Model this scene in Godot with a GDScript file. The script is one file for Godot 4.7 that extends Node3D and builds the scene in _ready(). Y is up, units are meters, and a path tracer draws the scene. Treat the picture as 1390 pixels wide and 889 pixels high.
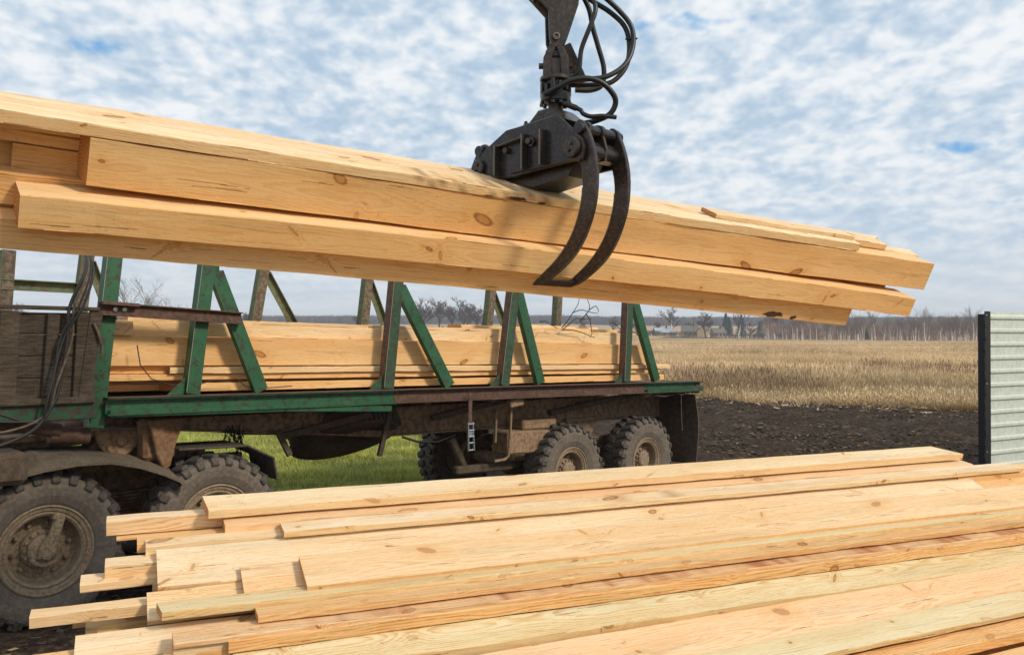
extends Node3D
# Timber yard: a crane grapple lowers a bundle of fresh sawn beams over a trailer; a heap of boards in front.

var M := {}
var names := {}
var rng := RandomNumberGenerator.new()


# ---------------------------------------------------------------- mesh collector
class MB:
	var v := PackedVector3Array()
	var n := PackedVector3Array()
	var u := PackedVector2Array()
	var c := PackedColorArray()
	var col := Color.WHITE

	func tri(a: Vector3, b: Vector3, d: Vector3, na: Vector3, nb: Vector3, nd: Vector3, ua := Vector2.ZERO, ub := Vector2.ZERO, ud := Vector2.ZERO) -> void:
		if (b - a).cross(d - a).dot(na + nb + nd) > 0.0:
			v.append(a); v.append(d); v.append(b)
			n.append(na); n.append(nd); n.append(nb)
			u.append(ua); u.append(ud); u.append(ub)
		else:
			v.append(a); v.append(b); v.append(d)
			n.append(na); n.append(nb); n.append(nd)
			u.append(ua); u.append(ub); u.append(ud)
		c.append(col); c.append(col); c.append(col)

	func flat(a: Vector3, b: Vector3, d: Vector3, out: Vector3, ua := Vector2.ZERO, ub := Vector2.ZERO, ud := Vector2.ZERO) -> void:
		var m := (b - a).cross(d - a)
		if m.length_squared() < 1e-16:
			return
		m = m.normalized()
		if m.dot(out) < 0.0:
			m = -m
		tri(a, b, d, m, m, m, ua, ub, ud)

	func quad(a: Vector3, b: Vector3, d: Vector3, e: Vector3, out: Vector3, ua := Vector2.ZERO, ub := Vector2.ZERO, ud := Vector2.ZERO, ue := Vector2.ZERO) -> void:
		flat(a, b, d, out, ua, ub, ud)
		flat(a, d, e, out, ua, ud, ue)

	# chamfered box, centred at xf
	func box(xf: Transform3D, size: Vector3, bev := 0.006) -> void:
		var h := size * 0.5
		bev = minf(bev, minf(h.x, minf(h.y, h.z)) * 0.6)
		var B := xf.basis
		for k in 3:
			var i := (k + 1) % 3
			var j := (k + 2) % 3
			for s in [-1.0, 1.0]:
				var q := []
				for w in [[-1, -1], [1, -1], [1, 1], [-1, 1]]:
					var p := Vector3.ZERO
					p[k] = s * h[k]; p[i] = w[0] * (h[i] - bev); p[j] = w[1] * (h[j] - bev)
					q.append(xf * p)
				var o := Vector3.ZERO
				o[k] = s
				quad(q[0], q[1], q[2], q[3], B * o)
			# edges parallel to k
			for si in [-1.0, 1.0]:
				for sj in [-1.0, 1.0]:
					var p1 := Vector3.ZERO
					var p2 := Vector3.ZERO
					p1[i] = si * h[i]; p1[j] = sj * (h[j] - bev); p1[k] = h[k] - bev
					p2[i] = si * (h[i] - bev); p2[j] = sj * h[j]; p2[k] = h[k] - bev
					var p3 := p2; p3[k] = -p3[k]
					var p4 := p1; p4[k] = -p4[k]
					var o := Vector3.ZERO
					o[i] = si; o[j] = sj
					quad(xf * p1, xf * p2, xf * p3, xf * p4, B * o)
		for sx in [-1.0, 1.0]:
			for sy in [-1.0, 1.0]:
				for sz in [-1.0, 1.0]:
					var g := h - Vector3.ONE * bev
					flat(xf * Vector3(sx * h.x, sy * g.y, sz * g.z), xf * Vector3(sx * g.x, sy * h.y, sz * g.z), xf * Vector3(sx * g.x, sy * g.y, sz * h.z), B * Vector3(sx, sy, sz))

	# box from a to b; w is its size along side, h across both
	func bar(a: Vector3, b: Vector3, w: float, h: float, side := Vector3(0, 0, 1), bev := 0.005) -> void:
		var x := (b - a).normalized()
		var z := (side - x * side.dot(x)).normalized()
		box(Transform3D(Basis(x, z.cross(x), z), (a + b) * 0.5), Vector3(a.distance_to(b), h, w), bev)

	# polygon in local x,y swept from z0 to z1 of xf, rims chamfered
	func prism(poly: PackedVector2Array, z0: float, z1: float, xf: Transform3D, bev := 0.004) -> void:
		if Geometry2D.is_polygon_clockwise(poly):
			poly.reverse()
		var m := poly.size()
		var inn := PackedVector2Array()
		for i in m:
			var a := (poly[i] - poly[(i + m - 1) % m]).normalized()
			var b := (poly[(i + 1) % m] - poly[i]).normalized()
			var t := Vector2(-a.y - b.y, a.x + b.x)
			inn.append(poly[i] + t.normalized() * bev)
		var ids := Geometry2D.triangulate_polygon(inn)
		for s in [[z0, -1.0], [z1, 1.0]]:
			var z: float = s[0]
			var zi: float = z - s[1] * bev
			for k in range(0, ids.size(), 3):
				var q := []
				for w in 3:
					q.append(xf * Vector3(inn[ids[k + w]].x, inn[ids[k + w]].y, z))
				flat(q[0], q[1], q[2], xf.basis.z * s[1])
			for i in m:
				var j := (i + 1) % m
				var o := Vector3(poly[j].y - poly[i].y, poly[i].x - poly[j].x, 0).normalized()
				quad(xf * Vector3(inn[i].x, inn[i].y, z), xf * Vector3(inn[j].x, inn[j].y, z), xf * Vector3(poly[j].x, poly[j].y, zi), xf * Vector3(poly[i].x, poly[i].y, zi), xf.basis * (o + Vector3(0, 0, s[1])))
		for i in m:
			var j := (i + 1) % m
			var o := Vector3(poly[j].y - poly[i].y, poly[i].x - poly[j].x, 0)
			quad(xf * Vector3(poly[i].x, poly[i].y, z0 + bev), xf * Vector3(poly[j].x, poly[j].y, z0 + bev), xf * Vector3(poly[j].x, poly[j].y, z1 - bev), xf * Vector3(poly[i].x, poly[i].y, z1 - bev), xf.basis * o)

	# section polygon (x along xdir) swept from a to b
	func section(poly: PackedVector2Array, a: Vector3, b: Vector3, xdir: Vector3, bev := 0.003) -> void:
		var z := (b - a).normalized()
		var x := (xdir - z * xdir.dot(z)).normalized()
		prism(poly, 0.0, a.distance_to(b), Transform3D(Basis(x, z.cross(x), z), a), bev)

	func tube(p: PackedVector3Array, r: float, sides := 8, r2 := -1.0) -> void:
		if r2 < 0.0:
			r2 = r
		var rings := []
		var up := Vector3(0.13, 0.97, 0.21)
		for i in p.size():
			var t := (p[mini(i + 1, p.size() - 1)] - p[maxi(i - 1, 0)]).normalized()
			var x := up.cross(t)
			if x.length() < 0.05:
				x = Vector3.RIGHT.cross(t)
			x = x.normalized()
			up = t.cross(x)
			var rr := lerpf(r, r2, float(i) / (p.size() - 1))
			var ring := []
			for k in sides:
				var a := TAU * k / sides
				var d := x * cos(a) + up * sin(a)
				ring.append([p[i] + d * rr, d])
			rings.append(ring)
		for i in p.size() - 1:
			for k in sides:
				var j := (k + 1) % sides
				var A = rings[i][k]; var Bq = rings[i][j]; var C = rings[i + 1][j]; var D = rings[i + 1][k]
				tri(A[0], Bq[0], C[0], A[1], Bq[1], C[1])
				tri(A[0], C[0], D[0], A[1], C[1], D[1])
		if r > 0.004:
			for e in [[rings[0], p[0], p[0] - p[1]], [rings[-1], p[-1], p[-1] - p[-2]]]:
				for k in sides:
					flat(e[1], e[0][k][0], e[0][(k + 1) % sides][0], e[2])

	# profile of (radius, height) turned round local y of xf
	func lathe(prof: PackedVector2Array, segs: int, xf: Transform3D, wob := 0.0) -> void:
		for i in prof.size() - 1:
			var a := prof[i]
			var b := prof[i + 1]
			var nn := Vector2(b.y - a.y, a.x - b.x).normalized()
			for k in segs:
				var t0 := TAU * k / segs
				var t1 := TAU * (k + 1) / segs
				var d0 := Vector3(cos(t0), 0, sin(t0))
				var d1 := Vector3(cos(t1), 0, sin(t1))
				var w0 := 1.0 + wob * sin(k * 2.4)
				var w1 := 1.0 + wob * sin(((k + 1) % segs) * 2.4)
				var n0 := (xf.basis * (d0 * nn.x + Vector3(0, nn.y, 0))).normalized()
				var n1 := (xf.basis * (d1 * nn.x + Vector3(0, nn.y, 0))).normalized()
				var A := xf * (d0 * a.x * w0 + Vector3(0, a.y, 0))
				var Bq := xf * (d1 * a.x * w1 + Vector3(0, a.y, 0))
				var C := xf * (d1 * b.x * w1 + Vector3(0, b.y, 0))
				var D := xf * (d0 * b.x * w0 + Vector3(0, b.y, 0))
				if b.x > 1e-6:
					tri(A, C, D, n0, n1, n0)
				if a.x > 1e-6:
					tri(A, Bq, C, n0, n1, n1)

	func surface(mesh: ArrayMesh, mat: Material) -> void:
		var a := []
		a.resize(Mesh.ARRAY_MAX)
		a[Mesh.ARRAY_VERTEX] = v
		a[Mesh.ARRAY_NORMAL] = n
		a[Mesh.ARRAY_TEX_UV] = u
		a[Mesh.ARRAY_COLOR] = c
		mesh.add_surface_from_arrays(Mesh.PRIMITIVE_TRIANGLES, a)
		mesh.surface_set_material(mesh.get_surface_count() - 1, mat)

	func mesh(mat: Material) -> ArrayMesh:
		var m := ArrayMesh.new()
		surface(m, mat)
		return m


# ---------------------------------------------------------------- naming
func numbered(called: String) -> String:
	var k: int = names.get(called, -1) + 1
	names[called] = k
	return called if k == 0 else "%s_%03d" % [called, k]


func tag(o: Node3D, label: String, category: String, group := "", kind := "") -> Node3D:
	if label: o.set_meta("label", label)
	if category: o.set_meta("category", category)
	if group: o.set_meta("group", group)
	if kind: o.set_meta("kind", kind)
	return o


func top(called: String, mesh: Mesh, xf := Transform3D()) -> MeshInstance3D:
	var o := MeshInstance3D.new()
	o.name = numbered(called)
	o.mesh = mesh
	o.transform = xf
	add_child(o, true)
	return o


func thing(called: String, xf: Transform3D, label: String, category: String, group := "") -> Node3D:
	var o := Node3D.new()
	o.name = numbered(called)
	o.transform = xf
	add_child(o, true)
	return tag(o, label, category, group)


func part(parent: Node3D, called: String, mb: MB, mat: Material, label := "") -> MeshInstance3D:
	var o := MeshInstance3D.new()
	o.name = called
	o.mesh = mb.mesh(mat)
	parent.add_child(o, true)
	if label: o.set_meta("label", label)
	return o


func scatter(called: String, mesh: Mesh, places: Array, label: String, category: String, tints: Array = []) -> void:
	var mm := MultiMesh.new()
	mm.transform_format = MultiMesh.TRANSFORM_3D
	mm.use_colors = not tints.is_empty()
	mm.mesh = mesh
	mm.instance_count = places.size()
	for i in places.size():
		mm.set_instance_transform(i, places[i])
		if mm.use_colors:
			mm.set_instance_color(i, tints[i])
	var o := MultiMeshInstance3D.new()
	o.name = numbered(called)
	o.multimesh = mm
	add_child(o, true)
	tag(o, label, category, "", "stuff")


func turned(y: float, at: Vector3, s := 1.0) -> Transform3D:
	return Transform3D(Basis(Vector3.UP, y).scaled(Vector3.ONE * s), at)


func noise(seed_: int, freq: float, oct := 4, type := FastNoiseLite.TYPE_SIMPLEX_SMOOTH) -> FastNoiseLite:
	var f := FastNoiseLite.new()
	f.seed = seed_
	f.frequency = freq
	f.noise_type = type
	f.fractal_octaves = oct
	return f


func sstep(a: float, b: float, x: float) -> float:
	var t := clampf((x - a) / (b - a), 0.0, 1.0)
	return t * t * (3.0 - 2.0 * t)


# ---------------------------------------------------------------- sky, materials
func make_sky() -> ImageTexture:
	var W := 4096
	var Hh := 2048
	var d := PackedByteArray()
	d.resize(W * Hh * 3)
	d.fill(150)
	var big := noise(11, 0.5, 3)
	var puff := noise(5, 10.5, 5)
	puff.fractal_gain = 0.5
	var lump := noise(6, 2.2, 2)
	var wisp := noise(31, 1.6, 4)
	# breaks in the cloud deck, and where it closes: azimuth, height, widths, depth
	var breaks := [[0.20, 0.335, 0.11, 0.032, 1.0], [-0.43, 0.285, 0.07, 0.016, 0.6], [-0.075, 0.315, 0.05, 0.016, 0.55], [0.47, 0.185, 0.09, 0.010, 0.42], [0.50, 0.13, 0.07, 0.006, 0.5], [0.9, 0.3, 0.1, 0.03, 0.35], [-1.1, 0.4, 0.15, 0.04, 0.35], [2.4, 0.35, 0.15, 0.04, 0.35], [-2.6, 0.25, 0.12, 0.03, 0.35], [-0.3, 0.36, 0.16, 0.09, -0.75]]
	for j in Hh / 2 + 2:
		var el := PI * (0.5 - (j + 0.5) / Hh)
		var y := sin(el)
		var r := cos(el)
		var k := 1.0 / (maxf(y, 0.0) + 0.21)
		var hz := exp(-maxf(y, 0.0) / 0.045)
		var low := exp(-pow(maxf(y, 0.0) / 0.12, 1.5))
		# far up and at the sides a coarser step: nothing fine is seen there
		var step := 1 if el < 0.62 else 3
		var last := Color()
		for i in W:
			if i % step == 0:
				var az := TAU * (fposmod((i + 0.5) / W + 0.5, 1.0) - 0.5) # straight ahead is the first column
				var px := sin(az) * r * k
				var pz := -cos(az) * r * k
				var wx := lump.get_noise_2d(px + 3.0, pz) * 0.03
				var wz := lump.get_noise_2d(px + 40.0, pz) * 0.03
				var b := big.get_noise_2d(px + 6.22 + wx, pz + 2.78 + wz)
				var p := puff.get_noise_2d(px + wx, (pz + wz) * 0.8)
				var l := lump.get_noise_2d(px + wx * 2.0 + 8.25, pz - 0.206 + wz * 2.0)
				var fz := puff.get_noise_2d(px * 2.3 + 70.0, pz * 2.0)
				p = p * 0.8 + fz * 0.3
				var st := wisp.get_noise_2d(px * 0.8 + 11.0 + pz * 0.25, pz * 2.6)
				var body := b * 0.9 + l * 0.45 + p * 0.4 + 0.08
				body = lerpf(body, b * 0.7 + st * 0.7 + 0.12, low)
				for q in breaks:
					var ga: float = (az - q[0]) / q[2]
					var ge: float = (el - q[1]) / q[3]
					var gg := ga * ga + ge * ge
					if gg < 9.0:
						body -= q[4] * exp(-gg)
				var cover := sstep(-0.78, -0.30, body)
				var lit := 0.55 + p * 0.71 + l * 0.34 - b * 0.25
				lit = clampf(lerpf(lit, 0.5 + st * 0.6 + p * 0.12, low * 0.85), 0.0, 1.0)
				lit = lit * lit * (3.0 - 2.0 * lit)
				var cloud := Color(0.65, 0.737, 0.823).lerp(Color(0.905, 0.915, 0.925), lit)
				cloud = cloud.lerp(Color(0.79, 0.825, 0.86), low * 0.5)
				var blue := Color(0.36, 0.60, 0.83).lerp(Color(0.62, 0.79, 0.88), low)
				last = blue.lerp(cloud, cover).lerp(Color(0.80, 0.812, 0.82), hz * 0.9)
			var o := (j * W + i) * 3
			d[o] = int(last.r * 255.0)
			d[o + 1] = int(last.g * 255.0)
			d[o + 2] = int(last.b * 255.0)
	var im := Image.create_from_data(W, Hh, false, Image.FORMAT_RGB8, d)
	return ImageTexture.create_from_image(im)


const LANES := 10
const LANE := 0.3
const SPAN := 6.4

# Sawn pine: ten lanes, each the face of another board with its own pith, rings and knots.
func make_wood() -> Array:
	var W := 2048
	var Hh := 1024
	var d := PackedByteArray()
	d.resize(W * Hh * 3)
	var hb := PackedByteArray()
	hb.resize(W * Hh)
	var wob := noise(3, 1.0, 3)
	var fib := noise(8, 1.0, 2)
	var saw := noise(17, 1.0, 3)
	var r := RandomNumberGenerator.new()
	r.seed = 77
	var rows := Hh / LANES
	var spk := noise(29, 1.0, 2)
	for lane in LANES:
		var cracks := []
		for q in 7:
			cracks.append([r.randf() * SPAN, r.randf_range(-0.12, 0.12), r.randf_range(0.06, 0.4)])
		var y0 := r.randf_range(-0.06, 0.06)
		var depth := r.randf_range(0.012, 0.06)
		var gap := r.randf_range(0.008, 0.014)
		var strong := [0.9, 0.6, 1.45, 0.8, 0.65, 1.8, 0.85, 0.65, 1.3, 0.75][lane] as float
		# knots: x, y, radius, stretch along the board, strength, slant, dark rim
		var knots := []
		var x := r.randf_range(0.1, 0.5)
		while x < SPAN - 0.05:
			for q in r.randi_range(1, 3):
				var big: bool = r.randf() < 0.45
				knots.append([x + r.randf_range(-0.1, 0.1), r.randf_range(-0.12, 0.12), r.randf_range(0.017, 0.034) if big else r.randf_range(0.005, 0.014), r.randf_range(0.28, 0.5) if r.randf() < 0.4 else r.randf_range(0.8, 1.8), r.randf_range(0.2, 0.85), r.randf_range(-1.6, 1.6), r.randf()])
			x += r.randf_range(0.5, 1.3)
		for yy in range(lane * rows, Hh if lane == LANES - 1 else (lane + 1) * rows):
			var y := (float(yy - lane * rows) / rows - 0.5) * LANE
			for xx in W:
				var xm := SPAN * xx / W
				var wv := wob.get_noise_2d(xm * 0.9, y * 3.0 + lane * 31.0)
				var yk := y - y0 - 0.035 * wv
				var dk := depth + 0.05 * wob.get_noise_2d(xm * 0.55 + 90.0, lane * 17.0)
				var rr := sqrt(yk * yk + dk * dk)
				var kn := 0.0
				var rim := 0.0
				var halo := 0.0
				for q in knots:
					var dx: float = xm - q[0]
					if absf(dx) < 0.16:
						var dy: float = y - q[1]
						dx = (dx + dy * q[5]) / q[3]
						var ds := sqrt(dx * dx + dy * dy)
						var rk: float = q[2]
						var g := exp(-ds * ds / (rk * rk * 9.0))
						rr += 0.75 * rk * g
						halo = maxf(halo, g * q[4])
						if ds < rk * 1.6:
							var e := ds / rk + 0.16 * wob.get_noise_2d(dx * 70.0 + q[0] * 9.0, dy * 70.0)
							kn = maxf(kn, (1.0 - sstep(0.8, 1.05, e)) * q[4])
							if q[6] > 0.35:
								rim = maxf(rim, sstep(0.6, 0.9, e) * (1.0 - sstep(0.95, 1.25, e)) * q[4])
							kn += 0.18 * kn * sin(e * 22.0)
				var f := fib.get_noise_2d(xm * 14.0, yy * 0.9 + lane * 7.0)
				var f2 := fib.get_noise_2d(xm * 2.2, yy * 0.35 + 300.0)
				var f3 := fib.get_noise_2d(xm * 5.0 + 70.0, yy * 0.5 + 900.0)
				var t := fposmod((rr + 0.0012 * f + 0.0012 * wv) / gap, 1.0)
				var late := sstep(0.3, 0.88, t) * (1.0 - sstep(0.92, 1.0, t))
				late = late * strong * clampf(0.55 + 0.9 * f2, 0.05, 1.3)
				var sw := saw.get_noise_2d(xm * 45.0 + y * 9.0 + 3.0 * wv, lane * 5.0 + y * 26.0)
				var broad := wob.get_noise_2d(xm * 0.4 + 55.0, y * 4.0 + lane * 9.0)
				var split := 0.0
				for q in cracks:
					if xm > q[0] and xm < q[0] + q[2] and absf(y - q[1] - 0.006 * wv - 0.003 * sin(xm * 9.0 + q[1] * 90.0)) < 0.0022 * sin(PI * (xm - q[0]) / q[2]):
						split = 1.0
				var speck := sstep(0.60, 0.74, spk.get_noise_2d(xx * 0.11, yy * 0.16 + lane * 50.0)) * sstep(0.0, 0.3, wob.get_noise_2d(xm * 0.8 + 200.0, lane * 3.0))
				var fleck := sstep(0.42, 0.62, f3) * 0.06
				var cr := 0.93 - 0.075 * late + 0.014 * f + 0.03 * broad + 0.006 * sw - fleck - 0.03 * halo
				var cg := 0.832 - 0.145 * late + 0.020 * f + 0.06 * broad + 0.008 * sw - fleck * 1.2 - 0.07 * halo
				var cb := 0.69 - 0.205 * late + 0.022 * f + 0.09 * broad + 0.009 * sw - fleck * 1.2 - 0.11 * halo
				var stainy := sstep(0.12, 0.5, wob.get_noise_2d(xm * 0.5 + 400.0, y * 7.0 + lane * 40.0)) * (0.5 + 0.5 * f2)
				cr -= 0.075 * stainy; cg -= 0.05 * stainy; cb -= 0.03 * stainy
				var dk2 := maxf(split * 0.55, speck * 0.28)
				cr = lerpf(cr, 0.38, dk2); cg = lerpf(cg, 0.27, dk2); cb = lerpf(cb, 0.18, dk2)
				if kn > 0.0 or rim > 0.0:
					kn = clampf(kn * 0.8, 0.0, 1.0)
					cr = lerpf(cr, 0.66, kn); cg = lerpf(cg, 0.47, kn); cb = lerpf(cb, 0.31, kn)
					rim *= 0.75
					cr = lerpf(cr, 0.42, rim); cg = lerpf(cg, 0.28, rim); cb = lerpf(cb, 0.18, rim)
				var o := (yy * W + xx) * 3
				d[o] = int(clampf(cr, 0, 1) * 255.0)
				d[o + 1] = int(clampf(cg, 0, 1) * 255.0)
				d[o + 2] = int(clampf(cb, 0, 1) * 255.0)
				hb[yy * W + xx] = int(clampf(0.5 + 0.25 * f + 0.2 * sw - 0.1 * late - 0.15 * kn - 0.2 * rim - 0.3 * split, 0, 1) * 255.0)
	return [ImageTexture.create_from_image(Image.create_from_data(W, Hh, false, Image.FORMAT_RGB8, d)), ImageTexture.create_from_image(Image.create_from_data(W, Hh, false, Image.FORMAT_L8, hb))]


func make_endgrain() -> ImageTexture:
	var S := 384
	var im := Image.create(S, S, false, Image.FORMAT_RGB8)
	var wob := noise(4, 0.012, 3)
	var fib := noise(9, 0.09, 3)
	for y in S:
		for x in S:
			var rr := Vector2(x - S * 0.5, y - S * 0.5).length() + 10.0 * wob.get_noise_2d(x, y)
			var t := fposmod(rr / 16.0, 1.0)
			var late := sstep(0.3, 0.9, t) * (1.0 - sstep(0.92, 1.0, t))
			var f := fib.get_noise_2d(x, y * 2.0)
			im.set_pixel(x, y, Color(0.84 - 0.20 * late + 0.08 * f, 0.65 - 0.25 * late + 0.08 * f, 0.43 - 0.22 * late + 0.05 * f))
	return ImageTexture.create_from_image(im)


# two colours and a patchy border between them, for paint over rust, mud over steel and so on
func patchy(seed_: int, a: Color, b: Color, share: float, soft: float, stretch := Vector2(1, 1), speck := 0.06) -> ImageTexture:
	var S := 384
	var im := Image.create(S, S, false, Image.FORMAT_RGB8)
	var big := noise(seed_, 0.03, 5)
	big.fractal_gain = 0.62
	var fine := noise(seed_ + 50, 0.11, 3)
	var tone := noise(seed_ + 90, 0.008, 3)
	for y in S:
		for x in S:
			# blend over the border so the tile repeats
			var bx := sstep(0.82, 1.0, float(x) / S)
			var by := sstep(0.82, 1.0, float(y) / S)
			var q := Vector2(x, y) * stretch
			var n1 := lerpf(big.get_noise_2d(q.x, q.y), big.get_noise_2d(q.x - S * stretch.x, q.y), bx)
			var n2 := lerpf(big.get_noise_2d(q.x, q.y - S * stretch.y), big.get_noise_2d(q.x - S * stretch.x, q.y - S * stretch.y), bx)
			var m := lerpf(n1, n2, by) * 1.15 + 0.5 + fine.get_noise_2d(x, y) * 0.3
			var col := a.lerp(b, sstep(share - soft, share + soft, 1.0 - m))
			var sp := fine.get_noise_2d(x * 2.0, y * 2.0 + 300.0) * speck + tone.get_noise_2d(x, y) * speck * 0.8 * (1.0 - bx) * (1.0 - by)
			im.set_pixel(x, y, Color(clampf(col.r + sp, 0, 1), clampf(col.g + sp, 0, 1), clampf(col.b + sp * 0.9, 0, 1)))
	return ImageTexture.create_from_image(im)


func mat(called: String, tex: Texture2D, scale: float, rough: float, metal := 0.0, bump := 0.0) -> StandardMaterial3D:
	var m := StandardMaterial3D.new()
	m.resource_name = called
	m.albedo_texture = tex
	m.uv1_triplanar = true
	m.uv1_scale = Vector3.ONE * scale
	m.roughness = rough
	m.metallic = metal
	if bump > 0.0:
		m.heightmap_enabled = true
		m.heightmap_texture = tex
		m.heightmap_scale = bump
	M[called] = m
	return m


func plain(called: String, c: Color, rough := 0.85, tinted := false) -> StandardMaterial3D:
	var m := StandardMaterial3D.new()
	m.resource_name = called
	m.albedo_color = c
	m.roughness = rough
	m.vertex_color_use_as_albedo = tinted
	M[called] = m
	return m


func make_materials() -> void:
	var w := make_wood()
	var wood := StandardMaterial3D.new()
	wood.resource_name = "sawn_pine"
	wood.albedo_texture = w[0]
	wood.heightmap_enabled = true
	wood.heightmap_texture = w[1]
	wood.heightmap_scale = 0.12
	wood.roughness = 0.72
	wood.metallic_specular = 0.3
	wood.vertex_color_use_as_albedo = true
	M.wood = wood
	var eg := StandardMaterial3D.new()
	eg.resource_name = "end_grain"
	eg.albedo_texture = make_endgrain()
	eg.roughness = 0.85
	eg.vertex_color_use_as_albedo = true
	M.endgrain = eg
	mat("green_paint", patchy(1, Color(0.115, 0.335, 0.205), Color(0.21, 0.17, 0.125), 0.78, 0.2), 0.9, 0.5, 0.0, 0.1)
	mat("worn_green", patchy(2, Color(0.125, 0.31, 0.195), Color(0.24, 0.19, 0.145), 0.58, 0.25), 1.1, 0.62, 0.0, 0.12)
	mat("olive_paint", patchy(3, Color(0.36, 0.41, 0.28), Color(0.36, 0.30, 0.21), 0.66, 0.25), 1.0, 0.7, 0.0, 0.12)
	mat("rust", patchy(4, Color(0.39, 0.285, 0.23), Color(0.30, 0.215, 0.17), 0.5, 0.3), 1.2, 0.75, 0.0, 0.12)
	mat("grey_post", patchy(5, Color(0.43, 0.385, 0.33), Color(0.33, 0.27, 0.21), 0.5, 0.3), 1.3, 0.85, 0.0, 0.2)
	mat("mud_steel", patchy(6, Color(0.56, 0.455, 0.35), Color(0.42, 0.335, 0.255), 0.55, 0.3), 0.9, 0.9, 0.0, 0.2)
	mat("pale_mud", patchy(7, Color(0.58, 0.48, 0.375), Color(0.47, 0.375, 0.285), 0.6, 0.25), 1.3, 0.95, 0.0, 0.2)
	mat("rim_mud", patchy(8, Color(0.59, 0.515, 0.42), Color(0.47, 0.40, 0.32), 0.6, 0.2), 2.2, 0.9, 0.0, 0.25)
	mat("rubber", patchy(9, Color(0.385, 0.35, 0.32), Color(0.47, 0.415, 0.355), 0.62, 0.3), 1.7, 0.9, 0.0, 0.15)
	mat("clean_rubber", patchy(10, Color(0.25, 0.235, 0.22), Color(0.36, 0.32, 0.28), 0.6, 0.3), 2.0, 0.75, 0.0, 0.1)
	mat("grapple_steel", patchy(12, Color(0.205, 0.185, 0.175), Color(0.33, 0.275, 0.225), 0.64, 0.35, Vector2(1, 1), 0.06), 2.6, 0.32, 0.3, 0.06)
	mat("grapple_dark", patchy(13, Color(0.165, 0.155, 0.16), Color(0.27, 0.235, 0.205), 0.66, 0.35, Vector2(1, 1), 0.05), 3.0, 0.3, 0.3, 0.05)
	mat("old_planks", patchy(14, Color(0.335, 0.285, 0.225), Color(0.245, 0.205, 0.165), 0.5, 0.3, Vector2(0.35, 3.0), 0.09), 1.2, 0.9, 0.0, 0.3)
	mat("dirty_flap", patchy(15, Color(0.36, 0.30, 0.235), Color(0.28, 0.235, 0.19), 0.5, 0.3), 1.1, 0.85, 0.0, 0.15)
	mat("bark_brown", patchy(16, Color(0.52, 0.40, 0.29), Color(0.42, 0.31, 0.225), 0.5, 0.3), 1.5, 0.95)
	mat("fender_dirt", patchy(18, Color(0.44, 0.38, 0.305), Color(0.345, 0.305, 0.255), 0.5, 0.25), 2.4, 0.95, 0.0, 0.5)
	plain("bright_steel", Color(0.72, 0.74, 0.76), 0.3).metallic = 0.8
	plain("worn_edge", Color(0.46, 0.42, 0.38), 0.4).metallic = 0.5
	mat("bark_dark", patchy(19, Color(0.235, 0.165, 0.10), Color(0.40, 0.27, 0.15), 0.55, 0.3), 9.0, 0.95)
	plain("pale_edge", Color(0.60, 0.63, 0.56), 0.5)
	plain("hose", Color(0.115, 0.11, 0.11), 0.42)
	plain("cable", Color(0.16, 0.15, 0.145), 0.6)
	plain("twig", Color(0.20, 0.165, 0.14), 0.9)
	plain("leafy", Color(1, 1, 1), 0.9, true)


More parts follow.
